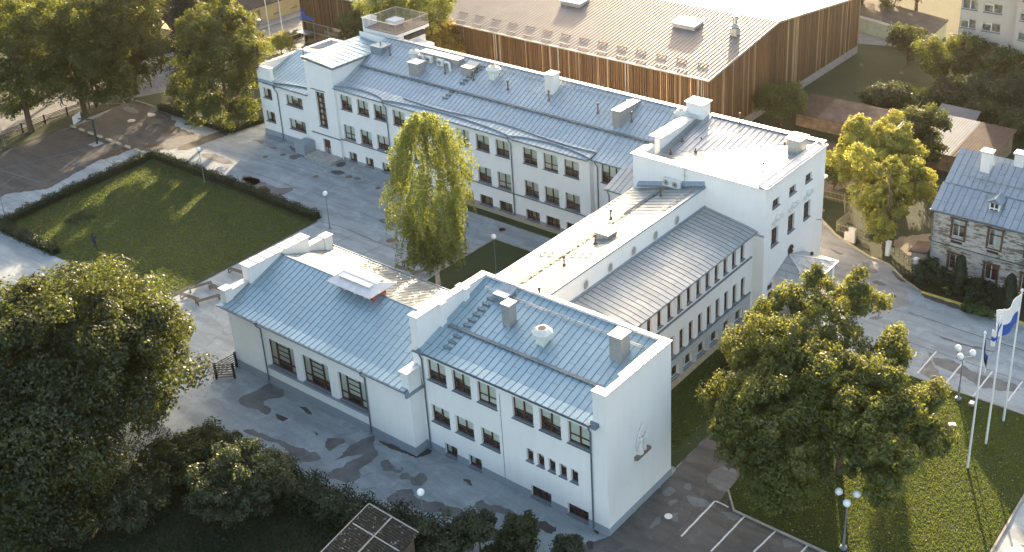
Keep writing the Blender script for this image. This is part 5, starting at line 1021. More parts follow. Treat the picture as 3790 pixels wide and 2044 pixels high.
for i,(px,z,R,zc,rz,lab,mat) in enumerate([((2340,690),1.0,1.9,1.3,1.2,'round dark bush at the house corner beside the white gatepost','leaf_thuja'),((2455,735),.9,2.0,1.1,1.0,'spreading dark bush between the two thujas','leaf_thuja'),((2390,730),.3,.8,.35,.3,'bright hosta clump left of the first thuja foot','leaf_hosta'),((2440,775),.3,.8,.35,.3,'bright hosta clump by the yellow kerb between thujas','leaf_hosta'),((2475,790),.3,.9,.35,.35,'largest bright hosta clump, right of the spreading bush','leaf_hosta'),((2300,700),.4,1.0,.6,.5,'low green plant at the gatepost foot','leaf_shrub')]):
    q=gD(*px,z); mk_tree('bush' if R>1.5 else 'garden_plant',lab,'bush' if R>1.5 else 'plant',q[:2],zc+rz,roundblobs(R,zc,rz,180+i,6,.5),40 if R>1.5 else 12,.45 if R>1.5 else .3,170,.17,mat,180+i,.05)
# flower clump and fallen leaves
q=gz(*c1(1,0,590,320)); mk_tree('flower_bed','patch of pale wild flowers in the courtyard lawn','plant',q[:2],.4,[(0,0,.15,1.9,1.2,.2)],30,.3,60,.13,'leaf_shrub',190,.03)
rng=np.random.default_rng(3); n=520; P=np.stack([rng.uniform(5,22.8,n),rng.uniform(7.6,30,n),np.full(n,.075)],1); P2=np.stack([rng.uniform(-5.5,-.5,140),rng.uniform(9,30,140),np.full(140,.075)],1); P=np.concatenate([P,P2])
o=bpy.data.objects.new('fallen_leaves',leafmesh('fallen_leaves',leafarrays(P,np.array([0,0,1.])+rng.normal(size=P.shape)*.35,.13,rng),rng.random(len(P)),'leaf_orange')); COL.objects.link(o); o.data.materials[0]=MATS['dead_leaf']; tag(o,'pale fallen leaves scattered over the grass','fallen leaves',kind='stuff')
def tufts(name,label,x0,x1,y0,y1,n,mat,seed,size=.16,poly=None):
    rng=np.random.default_rng(seed); P=np.stack([rng.uniform(x0,x1,n),rng.uniform(y0,y1,n),rng.uniform(.05,.12,n)],1); Nn=rng.normal(size=P.shape); Nn[:,2]*=.35
    o=bpy.data.objects.new(name,leafmesh(name,leafarrays(P,Nn,size,rng,.35),rng.random(n),mat)); COL.objects.link(o); return tag(o,label,'grass',kind='stuff')
tufts('grass','short bright grass of the front lawn',4.6,23,7.6,30.7,100000,'leaf_grass',5,.11); tufts('grass','short grass strip beside the connecting wing',-5.8,-1.2,9,31,14000,'leaf_grass',6); tufts('grass','short dark grass of the courtyard lawn',-86,-56.5,1.4,21.6,42000,'leaf_grass',7,.18)
tufts('grass','rough dark grass in the bottom garden',-45,-10,-26,-10.5,30000,'leaf_thuja',8,.22)

# ================================================================== TIMBER HALL
HX0,HX1,HY=-106.0,-30.2,63.0
H=thing('timber_hall','long dark timber-slatted hall with ribbed metal roof behind the school','hall',(HX0,HY,0)); HO=(HX0,HY,0)
def hb(b,name,m,par=None): return b.build(name,m,par or H,off=HO)
b=MB(); b.face([(HX0,HY,3.9),(HX1,HY,3.9),(HX1,HY,9.3),(HX0,HY,9.3)]); b.face([(-92.8,HY,0),(HX1,HY,0),(HX1,HY,3.9),(-92.8,HY,3.9)]); b.face([(HX1,HY,0),(HX1,106,0),(HX1,106,8.9),(HX1,80,12),(HX1,HY,9.3)]); b.face([(HX0,106,0),(HX0,HY,0),(HX0,HY,9.3),(HX0,80,12),(HX0,106,8.9)]); b.face([(HX1,106,0),(HX0,106,0),(HX0,106,8.9),(HX1,106,8.9)]); hb(b,'wall','dark_cedar')
rr=random.Random(4)
def shade(): return rr.choice([.15,.2,.25,.35,.5,.6]) if rr.random()<.86 else rr.uniform(.8,1.0)
b=MB(); x=HX0+.1
while x<HX1-.1:
    w=rr.uniform(.10,.22); z0=3.95 if x<-92.8 else .15; dpt=rr.uniform(.08,.2); b.box(x,x+w,HY-dpt,HY-.01,z0,9.2,0,max(.02,shade())); x+=w+rr.uniform(.06,.2)
hb(b,'slat_cladding','slat_timber')
b=MB(); y=HY+.1
def gt(y): return 9.2+(y-63)*(2.7/17) if y<80 else 11.9-(y-80)*(3.1/26)
while y<105.8:
    w=rr.uniform(.12,.26); b.hexa([(HX1+.01,y,1.25),(HX1+.16,y,1.25),(HX1+.16,y+w,1.25),(HX1+.01,y+w,1.25)],[(HX1+.01,y,gt(y)),(HX1+.16,y,gt(y)),(HX1+.16,y+w,gt(y+w)),(HX1+.01,y+w,gt(y+w))],0,max(.02,shade())); y+=w+rr.uniform(.06,.22)
hb(b,'slat_cladding','slat_timber')
b=MB(); b.box(HX1,HX1+.12,HY,106,0,1.22); hb(b,'concrete_base','concrete')
b=MB()
b.face([(HX0-.3,HY-.5,9.35),(HX1+.3,HY-.5,9.35),(HX1+.3,80,12.1),(HX0-.3,80,12.1)]); b.face([(HX0-.3,80,12.1),(HX1+.3,80,12.1),(HX1+.3,106.4,9.0),(HX0-.3,106.4,9.0)])
k=HX0
while k<HX1+.3:
    b.bar((k,HY-.5,9.37),(k,80,12.12),.08,.045,0,up=(0,-.16,1)); b.bar((k,80,12.12),(k,106.4,9.02),.08,.045,0,up=(0,.12,1)); k+=.56
b.box(HX0-.3,HX1+.3,HY-.62,HY-.5,9.15,9.36,1); b.bar((HX1+.33,HY-.5,9.3),(HX1+.33,80,12.05),.1,.3,1); b.bar((HX1+.33,80,12.05),(HX1+.33,106.4,8.95),.1,.3,1)
rf=hb(b,'roof',['hall_roof','galvanised'])
onH=lambda px,py: (lambda d: CAM+d*((9.35-62.5*.1571+.1571*CAM[1]-CAM[2])/(d[2]-.1571*d[1])))(ray(px,py))
for px in (c1(0,2,640,30),c1(0,2,1470,195)):
    p=onH(*px); b=MB(); b.hexa([(p[0]-1.7,p[1]-.8,p[2]-.3),(p[0]+1.7,p[1]-.8,p[2]-.3),(p[0]+1.7,p[1]+1.6,p[2]),(p[0]-1.7,p[1]+1.6,p[2])],[(p[0]-1.7,p[1]-.8,p[2]+.35),(p[0]+1.7,p[1]-.8,p[2]+.35),(p[0]+1.7,p[1]+1.6,p[2]+.65),(p[0]-1.7,p[1]+1.6,p[2]+.65)]); b.hexa([(p[0]-1.9,p[1]-1.,p[2]+.36),(p[0]+1.9,p[1]-1.,p[2]+.36),(p[0]+1.9,p[1]+1.8,p[2]+.66),(p[0]-1.9,p[1]+1.8,p[2]+.66)],[(p[0]-1.8,p[1]-.9,p[2]+.5),(p[0]+1.8,p[1]-.9,p[2]+.5),(p[0]+1.8,p[1]+1.7,p[2]+.8),(p[0]-1.8,p[1]+1.7,p[2]+.8)]); b.build('skylight','galvanised',rf,off=HO)
p=onH(*c1(0,2,1825,255)); b=MB(); b.box(p[0]-.5,p[0]+.5,p[1]-.5,p[1]+.5,p[2]-.3,p[2]+.9); b.lathe((p[0],p[1],p[2]+.9),[(.5,0),(.75,.2),(.5,.45),(.28,.6),(.28,1.3),(.4,1.35),(.4,1.6),(.1,1.7)],10); b.build('ventilator','galvanised',rf,off=HO)
for k in range(24):
    for yy,off_ in ((HY+.25,1.55),(HY+2.6,0)):
        x=HX1-2.6-k*3.1-off_; y=yy; z=9.37+(yy-62.5)*.1571
        if x<-92: continue
        b=MB(); b.box(x-.8,x+.8,y-.04,y+.04,z+.06,z+.17); b.box(x-.7,x-.64,y-.04,y+.1,z,z+.1); b.box(x+.64,x+.7,y-.04,y+.1,z,z+.1); b.build('snow_stop','snow_stop_brown' if off_==0 else 'hall_roof',rf,off=HO)
for k in range(6):
    x=HX1-1.5-k*11; b=MB(); b.tube([(x,HY-.25,9.2),(x,HY-.25,.3)],.08,6); hb(b,'downpipe','galvanised')
# glazed entrance
b=MB(); b.box(-105.9,-92.8,HY+.6,HY+6,.0,3.88); hb(b,'lobby','rust_wall')
b=MB(); b.face([(-106,HY+.05,0),(-92.8,HY+.05,0),(-92.8,HY+.05,3.88),(-106,HY+.05,3.88)]); gl=hb(b,'shop_window','glass')
b=MB()
for x in (-106,-103.4,-100.1,-96.4,-92.8): b.box(x,x+.12,HY-.05,HY+.1,0,3.9)
for z in (2.2,3.82): b.box(-106,-92.8,HY-.07,HY+.02,z,z+.1)
b.build('frame','galvanised',gl,off=HO)
b=MB(); b.box(-105.8,-103.2,HY-1.6,HY,2.35,2.45); hb(b,'porch_roof','galvanised')
def text(s,size,loc,rot,mat,parent,name,ext=.03,off=(0,0,0)):
    cu=bpy.data.curves.new(name,'FONT'); cu.body=s; cu.size=size; cu.extrude=ext; to=bpy.data.objects.new(name+'_src',cu); COL.objects.link(to)
    bpy.context.view_layer.update(); me=bpy.data.meshes.new_from_object(to.evaluated_get(bpy.context.evaluated_depsgraph_get())); bpy.data.objects.remove(to)
    me.name=name; me.materials.clear(); me.materials.append(MATS[mat]); o=bpy.data.objects.new(name,me); COL.objects.link(o); o.parent=parent; o.location=tuple(np.array(loc)-np.array(off)); o.rotation_euler=rot; return o
b=MB(); a0=np.array([-105.2,HY-.3,5.35])
for k,(dx,dz,l) in enumerate([(-.45,.1,.35),(-.05,.3,.45),(.4,.25,.42)]): b.bar(a0+[dx,0,dz],a0+[dx*1.35,0,dz+l],.13,.06)
b.tube([(a0[0]+.55*math.cos(t),HY-.3,a0[2]-.45+.55*math.sin(t)) for t in np.linspace(.2,2.95,9)],.07,6); hb(b,'sign_sun','blue_sign')
text('pärnu',1.45,(-106.0,HY-.32,4.35),(R_(90),0,0),'blue_sign',H,'sign_lettering',.05,HO)
text('KUNSTIHALL',.85,(-100.9,HY-.06,2.55),(R_(90),0,0),'galvanised',H,'window_lettering',.01,HO)

# ================================================================== OTHER BUILDINGS
# wooden house on the right
G=thing('wooden_house','weathered white clapboard house with blue-grey metal roof and brown window frames','house',(4.2,49.9,0)); GO=(4.2,49.9,0)
hw=[]; 
for i,x in enumerate((6.0,9.65,13.3,16.9,20.5)): hw+=[(x-4.2,x-4.2+1.25,4.15,6.0-.05*0-.0,'house',2 if i!=1 else 3),(x-4.2,x-4.2+1.25,.42,2.15,'house',1)]
GW=thing('tmp',None,None); 
facade(GW,(4.2,49.9),(26,49.9),0,6.6,hw,mat='weathered_boards',depth=.12)
for c in list(GW.children): c.parent=G; c.location=Vector(c.location)-Vector(GO)
bpy.data.objects.remove(GW)
b=MB(); b.face([(4.2,62,0),(4.2,49.9,0),(4.2,49.9,6.6),(4.2,52.6,8.5),(4.2,56,10.9),(4.2,59.5,8.5),(4.2,62,6.6)]); b.build('wall','weathered_boards',G,off=GO)
b=MB(); z=.15
while z<6.5: b.box(4.15,26,49.84,49.87,z,z+.02) if False else None; z+=.19
b.box(4.1,26,49.72,49.92,2.98,3.12); b.box(4.08,4.22,49.78,49.92,0,6.6); b.build('trim','weathered_boards',G,off=GO)
b=MB(); b.box(4.0,26,49.66,49.74,3.12,3.17); b.build('belt_cap','green_metal',G,off=GO)
for i,x in enumerate((6.0,9.65,13.3)):
    b=MB(); b.box(x-.0,x+1.15,49.82,49.9,3.5,3.72); b.build('wall_vent','plaque',G,off=GO)
GR=thing('tmp2',None,None)
metal_roof(GR,'roof',(3.75,49.4),(1,0),24,(0,1),[(0,6.78),(2.9,8.62)],'house_roof',seam=.66)
metal_roof(GR,'roof',(3.95,52.2),(1,0),24,(0,1),[(0,8.72),(3.7,11.0)],'house_roof',seam=.66)
metal_roof(GR,'roof',(27.9,62.6),(-1,0),24,(0,-1),[(0,6.78),(2.9,8.62),(6.7,11.0)],'house_roof',seam=.66)
for c in list(GR.children): c.parent=G; c.location=Vector(c.location)-Vector(GO)
bpy.data.objects.remove(GR)
b=MB(); b.box(3.75,27,49.28,49.42,6.62,6.8); b.tube([(3.9,49.35,6.7),(4.05,49.8,6.1),(4.05,49.8,.2)],.07,6); b.build('gutter','gutter_metal',G,off=GO)
b=MB()
for z in (0,.12): b.bar((6,52.9,9.45+z),(26,52.9,9.45+z),.03,.03)
for k in range(16): b.bar((6.2+k*1.3,52.9,9.1),(6.2+k*1.3,52.9,9.6),.03,.03)
b.build('snow_rail','gutter_metal',G,off=GO)
for x,y in ((6.75,54.0),(9.6,55.3)):
    b=MB(); b.box(x,x+.95,y,y+.85,9.2,11.9); ch=b.build('chimney','chimney_white',G,off=GO); b=MB(); b.box(x-.12,x+1.07,y-.12,y+.97,11.9,12.08); b.build('cap','coping',ch,off=GO); b=MB(); b.box(x+.2,x+.4,y+.3,y+.55,12.08,12.09); b.box(x+.55,x+.75,y+.3,y+.55,12.08,12.09); b.build('flue','dark_room',ch,off=GO)
b=MB(); b.box(9.1,10.1,50.75,52.4,7.0,8.5); dm=b.build('dormer','white_paint',G,off=GO)
b=MB(); b.hexa([(8.85,50.5,8.45),(10.35,50.5,8.45),(10.35,53.2,8.45),(8.85,53.2,8.45)],[(9.55,50.5,8.95),(9.65,50.5,8.95),(9.65,53.2,8.95),(9.55,53.2,8.95)]); b.build('dormer_roof','flashing',dm,off=GO)
b=MB()
for x in(9.24,9.66):
    for z in (7.25,7.9): b.box(x,x+.3,50.72,50.745,z,z+.5)
b.build('pane','dark_room',dm,off=GO)
t=thing('lean_to_roof','small rust-streaked lean-to roof at the wooden house corner','shed',gz(*w6(500,560))); b=MB(); b.box(-.9,.6,-1.1,1.1,0,1.5); b.build('wall','concrete',t); b=MB(); b.hexa([(-1.2,-1.3,1.45),(.75,-1.3,1.9),(.75,1.3,1.9),(-1.2,1.3,1.45)],[(-1.2,-1.3,1.55),(.75,-1.3,2.0),(.75,1.3,2.0),(-1.2,1.3,1.55)]); b.build('roof','rusty_sheet',t)
# apartment block
A=thing('apartment_block','beige concrete apartment block with white-framed window pairs','apartment block',(-14.3,104.5,0)); AO=Vector((-14.3,104.5,0)); AT=thing('tmp3',None,None)
fy=104.5; wl=[]
def wxz(px,py): p=gy(*c1(0,3,px,py),fy); return p[0],p[2]
rowsz=[]
for (l,t_,r,bt) in [(1520,145,1625,218),(1675,170,1805,243)]:
    xa,za=wxz(l,t_); xb,zb=wxz(r,bt); rowsz.append((xa,xb,zb,za))
dz=(wxz(1520,145)[1]-wxz(1530,290)[1]); 
x1a,x1b=rowsz[0][0],rowsz[0][1]; x2a,x2b=rowsz[1][0],rowsz[1][1]; zb_,zt_=rowsz[0][2],rowsz[0][3]
for k in (-2,-1,0,1,2,3):
    z0=zb_+k*2.75
    if z0<.3 or z0>13: continue
    for (xa,xb) in ((x1a,x1b),(x2a,x2b)): wl.append((xa+14.3,xb+14.3,z0,z0+1.35,'flat',RND.randrange(4)))
facade(AT,(-14.3,fy),(-6.2,fy),0,15,[w for w in wl if w[0]>.1 and w[1]<8.0],mat='cream_plaster',depth=.14)
wl=[]
for k in (-2,-1,0,1,2,3):
    z0=zb_-.15+k*2.75
    if z0<.3 or z0>13: continue
    for xa in (.5,4.0,7.6,11.2): wl.append((xa,xa+2.3,z0,z0+1.35,'flat',RND.randrange(4)))
facade(AT,(-6.2,fy-.9),(12,fy-.9),0,15,wl,mat='cream_plaster',depth=.14)
for c in list(AT.children): c.parent=A; c.location=Vector(c.location)-AO
bpy.data.objects.remove(AT)
b=MB(); b.box(-14.3,12,fy+.6+1.2,fy+11,0,15); b.face([(-14.3,fy+2,0),(-14.3,fy,0),(-14.3,fy,15),(-14.3,fy+2,15)]); b.face([(-6.2,fy,0),(-6.2,fy-.9,0),(-6.2,fy-.9,15),(-6.2,fy,15)]); b.box(-14.5,12.2,fy-1.1,fy+11.2,15,15.3); b.build('wall','cream_plaster',A,off=tuple(AO))
# garages
u=np.array([.964,-.266]); v=np.array([-.08,.997]); g0=np.array([-21.1,112.0]); t=thing('garage_row','pale green garage row with flat tarred roof behind the far lawn','garage',(*g0,0)); b=MB(); b.prism([-u*22,(0,0),v*8.5,-u*22+v*8.5],0,2.5); b.build('wall','garage_green',t); b=MB(); b.prism([-u*22.2-v*.3,u*.2-v*.3,u*.2+v*8.7,-u*22.2+v*8.7],2.5,2.72); b.build('roof','tar_roof',t)
b=MB()
b.hexa([(*(-u*22.2-v*.34),2.4),(*(u*.2-v*.34),2.4),(*(u*.2-v*.3),2.4),(*(-u*22.2-v*.3),2.4)],[(*(-u*22.2-v*.34),2.75),(*(u*.2-v*.34),2.75),(*(u*.2-v*.3),2.75),(*(-u*22.2-v*.3),2.75)]); b.build('fascia','chimney_white',t)
for k in range(7):
    a=-u*(3.0*k+.3); c=-u*(3.0*k+2.8); b=MB(); b.hexa([(*(c-v*.05),.05),(*(a-v*.05),.05),(*a,.05),(*c,.05)],[(*(c-v*.05),2.15),(*(a-v*.05),2.15),(*a,2.15),(*c,2.15)]); b.build('garage_door','garage_green',t)
# sheds
def shed(name,label,x0,x1,y0,y1,zf,zb,roofm,wallm,parts=(),ribs=.3,over=.3):
    t=thing(name,label,'shed',(x0,y0,0)); b=MB(); b.hexa([(0,0,0),(x1-x0,0,0),(x1-x0,y1-y0,0),(0,y1-y0,0)],[(0,0,zf-.1),(x1-x0,0,zf-.1),(x1-x0,y1-y0,zb-.1),(0,y1-y0,zb-.1)]); b.build('wall',wallm,t)
    secs=parts or [(x0-over,x1+over,roofm)]
    for a,c,m in secs:
        b=MB(); a-=x0; c-=x0; f=lambda x,y: zf+(zb-zf)*(y/(y1-y0)); b.hexa([(a,-over,f(0,-over)-.06),(c,-over,f(0,-over)-.06),(c,y1-y0+over,f(0,y1-y0+over)-.06),(a,y1-y0+over,f(0,y1-y0+over)-.06)],[(a,-over,f(0,-over)),(c,-over,f(0,-over)),(c,y1-y0+over,f(0,y1-y0+over)),(a,y1-y0+over,f(0,y1-y0+over))])
        k=a+.15
        while k<c-.1: b.bar((k,-over,f(0,-over)+.02),(k,y1-y0+over,f(0,y1-y0+over)+.02),.1,.05); k+=ribs
        b.build('roof',m,t)
    return t
shed('old_shed','long brown shed with patched rusty corrugated roof behind the lane',-24.6,-12.2,75.6,80.2,1.9,2.8,'brown_roof','rust_wall',[(-24.9,-21.4,'brown_roof'),(-21.5,-11.9,'rusty_sheet')])
shed('metal_roof_shed','wide shed whose roof is half bare steel and half rusty boards',-10.8,1.6,72.6,82.2,2.3,3.0,'bare_steel','rust_wall',[(-11.1,-2.6,'bare_steel'),(-2.6,1.9,'brown_roof')],.34)
t=thing('gabled_shed','small shed with grey gabled roof beyond the steel-roofed shed','shed',(-8.6,83.9,0)); b=MB(); b.box(0,4.4,0,3.6,0,2.2); b.build('wall','old_brown',t); b=MB(); b.hexa([(-.4,-.3,2.1),(4.8,-.3,2.1),(4.8,1.8,3.0),(-.4,1.8,3.0)],[(-.4,-.3,2.2),(4.8,-.3,2.2),(4.8,1.8,3.1),(-.4,1.8,3.1)]); b.hexa([(-.4,1.8,3.0),(4.8,1.8,3.0),(4.8,3.9,2.1),(-.4,3.9,2.1)],[(-.4,1.8,3.1),(4.8,1.8,3.1),(4.8,3.9,2.2),(-.4,3.9,2.2)]); b.build('roof','hall_roof',t)
t=thing('plank_shed','low brown plank shed with windows beside the corner block','shed',(-9.2,62.5,0)); b=MB(); b.box(0,3.4,0,3,0,2.6); b.build('wall','old_brown',t); b=MB(); b.box(.4,1.5,-.04,0,.9,2.0); b.box(1.9,3.0,-.04,0,.9,2.0); b.build('window','dark_room',t); b=MB(); b.box(-.3,3.7,-.4,3.3,2.6,2.75); b.build('roof','brown_roof',t)
# mossy shed at the bottom
p0=gD(928,1267,2.9); p1=gD(1045,1330,2.9); p2=gD(808,1389,2.9)
u=(p1-p0)[:2]; u/=np.linalg.norm(u); v=(p2-p0)[:2]; v/=np.linalg.norm(v)
t=thing('mossy_shed','garden shed with broken mossy corrugated roof under the hedge','shed',(*p0[:2],0))
b=MB(); b.prism([u*.3+v*.3,u*4.6+v*.3,u*4.6+v*7.5,u*.3+v*7.5],0,2.4); b.build('wall','rust_wall',t)
b=MB(); f=lambda a,c,z:(*(u*a+v*c),z); b.hexa([f(0,0,2.75),f(4.9,0,2.55),f(4.9,8,2.55),f(0,8,2.75)][::-1],[f(0,0,2.83),f(4.9,0,2.63),f(4.9,8,2.63),f(0,8,2.83)][::-1])
for k in range(1,34): b.bar(f(0,k*.235,2.85),f(4.9,k*.235,2.65),.09,.05)
b.build('roof','mossy_sheets',t)
b=MB(); b.bar(f(-.03,0,2.86),f(-.03,8,2.86),.08,.08); b.bar(f(0,-.03,2.86),f(4.9,-.03,2.66),.08,.08); b.bar(f(2.3,0,2.80),f(2.3,8,2.80),.12,.05); b.bar(f(.2,2.1,2.88),f(4.7,2.1,2.68),.1,.04); b.build('roof_edge','concrete',t)

# yellow house top left
t=thing('yellow_house','yellow boarded house with dark roof across the street','house',(-120.9,50,0)); YT=thing('tmp4',None,None)
yw=[(4.2,5.4,.9,2.3,'flat',0),(8,9.2,.9,2.3,'flat',0),(11.5,12.7,.9,2.3,'flat',0),(19.0,20.3,.9,2.3,'flat',1),(22.9,24.2,.9,2.3,'flat',0),(15.2,16.4,.3,2.3,None,0)]
facade(YT,(-120.9,50),(-120.9,80),0,3.1,yw,mat='yellow_wall',depth=.1)
for c in list(YT.children): c.parent=t; c.location=Vector(c.location)-Vector((-120.9,50,0))
bpy.data.objects.remove(YT)
b=MB(); b.box(-.05,-.02,15.2,16.4,.3,2.3); b.build('door','picket',t); b=MB(); b.box(0,1.6,14.8,16.8,0,.35); b.build('step','concrete',t)
b=MB(); b.hexa([(.5,-.5,2.9),(.5,30.5,2.9),(-6,30.5,7.2),(-6,-.5,7.2)][::-1],[(.5,-.5,3.05),(.5,30.5,3.05),(-6,30.5,7.35),(-6,-.5,7.35)][::-1]); b.build('roof','tar_roof',t); b=MB(); b.box(-12,-.1,.1,29.9,0,2.9); b.build('body','yellow_wall',t)
sheet('pavement',[(-120.8,40),(-118.3,40),(-118.3,95),(-120.8,95)],.03,'concrete')

# ================================================================== STREET FURNITURE
def globe_lamp(loc,label,h=4.1,group='globe lamps of the school yard'):
    t=thing('globe_lamp',label,'lamp',loc,0,group); b=MB(); b.lathe((0,0,0),[(.16,0),(.16,.12),(.07,.2),(.06,1.1),(.045,1.15),(.04,h)],8); b.build('pole','lamp_pole',t)
    b=MB(); b.lathe((0,0,h+.24),[(.001,-.28)]+[(.28*math.sin(math.pi*k/12),-.28*math.cos(math.pi*k/12)) for k in range(1,12)]+[(.001,.28)],14); b.build('globe','globe_white',t,smooth=True); b=MB(); b.lathe((0,0,h-.1),[(.05,0),(.12,.08),(.12,.14)],8); b.build('collar','dark_iron',t); return t
g0=globe_lamp((-75.66,21.26,0),'white globe lamp at the far hedge of the courtyard lawn')
for loc,lab in (((-53.76,21.5,0),'white globe lamp at the lawn corner left of the birch'),((-31.76,24.15,0),'white globe lamp on the birch lawn near the connecting wing'),((-10.74,-7.81,0),'white globe lamp above the bottom hedge in front of the front block'),((-87.0,2.63,0),'white globe lamp at the left edge behind the sports court hedge'),((-87.5,38.2,0),'white globe lamp on the corner grass by the school end wall'),((-107.0,13.6,0),'white globe lamp on the verge near the leftmost linden')): dup(g0,loc,0,lab)
def triple(loc,label,h=4.3):
    t=thing('triple_lamp',label,'lamp',loc,0,'three-globe lamps of the front lawn'); b=MB(); b.lathe((0,0,0),[(.28,0),(.28,.2),(.1,.28),(.09,1.3),(.06,1.4),(.05,h)],8); b.build('pole','lamp_pole',t)
    for k in range(3):
        a=2*math.pi*k/3+.5; c=(.72*math.cos(a),.72*math.sin(a)); b=MB(); b.tube([(0,0,h-.05),(c[0],c[1],h+.05),(c[0],c[1],h+.2)],.03,6); ar=b.build('arm','dark_iron',t)
        b=MB(); b.lathe((c[0],c[1],h+.45),[(.001,-.28)]+[(.28*math.sin(math.pi*q/12),-.28*math.cos(math.pi*q/12)) for q in range(1,12)]+[(.001,.28)],14); b.build('globe','globe_white',t,smooth=True)
    return t
tr=triple((14.73,29.9,0),'three-globe lamp beside the parking bays by the flagpoles'); dup(tr,(14.5,8.4,0),.4,'three-globe lamp at the bottom of the front lawn')
t=thing('street_lamp','flat-headed street lamp on the verge beside the corner block','lamp',(-10.59,55.2,0)); b=MB(); b.lathe((0,0,0),[(.3,0),(.3,.12),(.1,.2),(.09,1.2),(.05,1.25),(.045,4.2)],8); b.build('pole','picket',t); b=MB(); b.lathe((0,0,4.15),[(.1,0),(.42,.1),(.42,.25),(.15,.35)],10); b.build('lamp_head','globe_white',t,smooth=True)
t=thing('street_lamp','round-headed street lamp at the roadside near the yellow house','lamp',(-115.2,61.5,0)); b=MB(); b.tube([(0,0,0),(0,0,2.6)],.06,8); b.build('pole','lamp_pole',t); b=MB(); b.lathe((0,0,2.6),[(.15,0),(.45,.1),(.45,.22),(.2,.35)],10); b.build('lamp_head','globe_white',t,smooth=True)
def giveway(loc,rz,label):
    t=thing('give_way_sign',label,'sign',loc,rz,'give way signs'); b=MB(); b.tube([(0,0,0),(0,0,2.5)],.04,6); b.build('pole','galvanised',t); b=MB(); b.face([(-.42,-.03,2.5),(.42,-.03,2.5),(0,-.03,1.78)][::-1]); b.face([(-.42,-.03,2.5),(.42,-.03,2.5),(0,-.03,1.78)]); b.build('sign_border','sign_red',t); b=MB(); b.face([(-.29,-.045,2.42),(0,-.045,1.93),(.29,-.045,2.42)]); b.build('sign_face','white_paint',t); return t
s=giveway((-108.3,56.5,0),.3,'give way sign beside the hall forecourt planters'); dup(s,(-107.94,34.7,0),.5,'give way sign in front of the tall linden by the rail fence')
# benches
def bench(loc,rz,label,L_=2.3):
    t=thing('bench',label,'bench',loc,rz,'dark benches set in open squares'); b=MB()
    for k in range(5): b.box(-L_/2,L_/2,-.24+k*.1,-.16+k*.1,.42,.46)
    b.build('seat','bench_dark',t)
    for s_ in(-1,1):
        b=MB(); x=s_*(L_/2-.12); b.bar((x,-.22,.42),(x,-.22,0),.05); b.bar((x,.22,.42),(x,.22,0),.05); b.bar((x,-.22,.03),(x,.22,.03),.05); b.bar((x,-.22,.39),(x,.22,.39),.05); b.build('leg_frame','dark_iron',t)
    return t
bn=[(c1(1,0,1390,890),c1(1,0,1330,870),c1(1,0,1455,910)),(c1(1,0,1528,903),c1(1,0,1450,925),c1(1,0,1605,880)),(c1(1,0,1470,808),c1(1,0,1395,830),c1(1,0,1545,785)),(c1(1,0,1595,825),c1(1,0,1540,800),c1(1,0,1650,850)),(c1(1,0,1740,700),c1(1,0,1690,690),c1(1,0,1790,722)),
    (c1(1,1,1185,685),c1(1,1,1120,665),c1(1,1,1250,705)),(c1(1,1,1320,698),c1(1,1,1255,720),c1(1,1,1385,675)),(c1(1,1,1238,615),c1(1,1,1175,640),c1(1,1,1300,590)),(c1(1,1,1368,630),c1(1,1,1310,610),c1(1,1,1425,650))]
bl=['bench nearest the maple in the square by the lawn edge','bench at the front of the square by the lawn edge','bench at the lawn side of the square by the lawn edge','bench nearest the gym parapet in the square by the lawn edge','lone bench half hidden behind the gym parapet','bench at the left side of the square under the birch','bench at the front of the square under the birch','bench at the far side of the square under the birch','bench touching the birch trunk side of the square']
for i,(c_,a,e) in enumerate(bn):
    p=gz(*c_,.4); A_=gz(*a,.4); E_=gz(*e,.4); rz=math.atan2(E_[1]-A_[1],E_[0]-A_[0])
    if i==0: b0=bench((p[0],p[1],0),rz,bl[0])
    else: dup(b0,(p[0],p[1],0),rz,bl[i])
# basketball stand
t=thing('basketball_hoop','basketball stand with white backboard and dark green post','basketball hoop',(-97.35,20.73,0)); b=MB(); b.bar((0,0,0),(0,0,3.5),.2); b.bar((0,0,3.45),(-1.6,-.9,3.55),.14); b.bar((0,0,2.8),(-.8,-.45,3.5),.08); b.build('post','green_metal',t)
bd=MB(); d=np.array([-1.6,-.9,0]); d/=np.linalg.norm(d); s_=np.array([-d[1],d[0],0]); c_=np.array([-1.75,-1.0,3.6])
bd.hexa([c_-s_*.9+[0,0,-.55],c_+s_*.9+[0,0,-.55],c_+s_*.9+d*.05+[0,0,-.55],c_-s_*.9+d*.05+[0,0,-.55]],[c_-s_*.9+[0,0,.55],c_+s_*.9+[0,0,.55],c_+s_*.9+d*.05+[0,0,.55],c_-s_*.9+d*.05+[0,0,.55]]); bo=bd.build('backboard','white_paint',t)
b=MB(); ctr=c_+d*.35+[0,0,-.4]; pts=[ctr+np.array([.23*math.cos(a),.23*math.sin(a),0]) for a in np.linspace(0,2*math.pi,13)]; b.tube(pts,.02,5); b.build('rim','sign_red',t)
b=MB(); b.box(-.8,.6,-.8,.6,.0,.06); b.build('base','concrete',t)
A_=gz(*c1(0,0,540,935)); E_=gz(*c1(0,0,1010,1112))
for k in range(8):
    p=A_+(E_-A_)*k/7
    if k==0: b=MB(); b.prism([(-.55,-.17),(.45,-.17),(.6,0),(.45,.17),(-.55,.17),(-.65,0)],0,.22); q0=b.build('kerb_block','sandstone_kerb'); q0.location=(p[0],p[1],.01); tag(q0,'sandstone block in the row beside the basketball stand','stone block','row of sandstone blocks')
    else: c=q0.copy(); COL.objects.link(c); c.location=(p[0],p[1],.01); c['label']='sandstone block in the row beside the basketball stand'
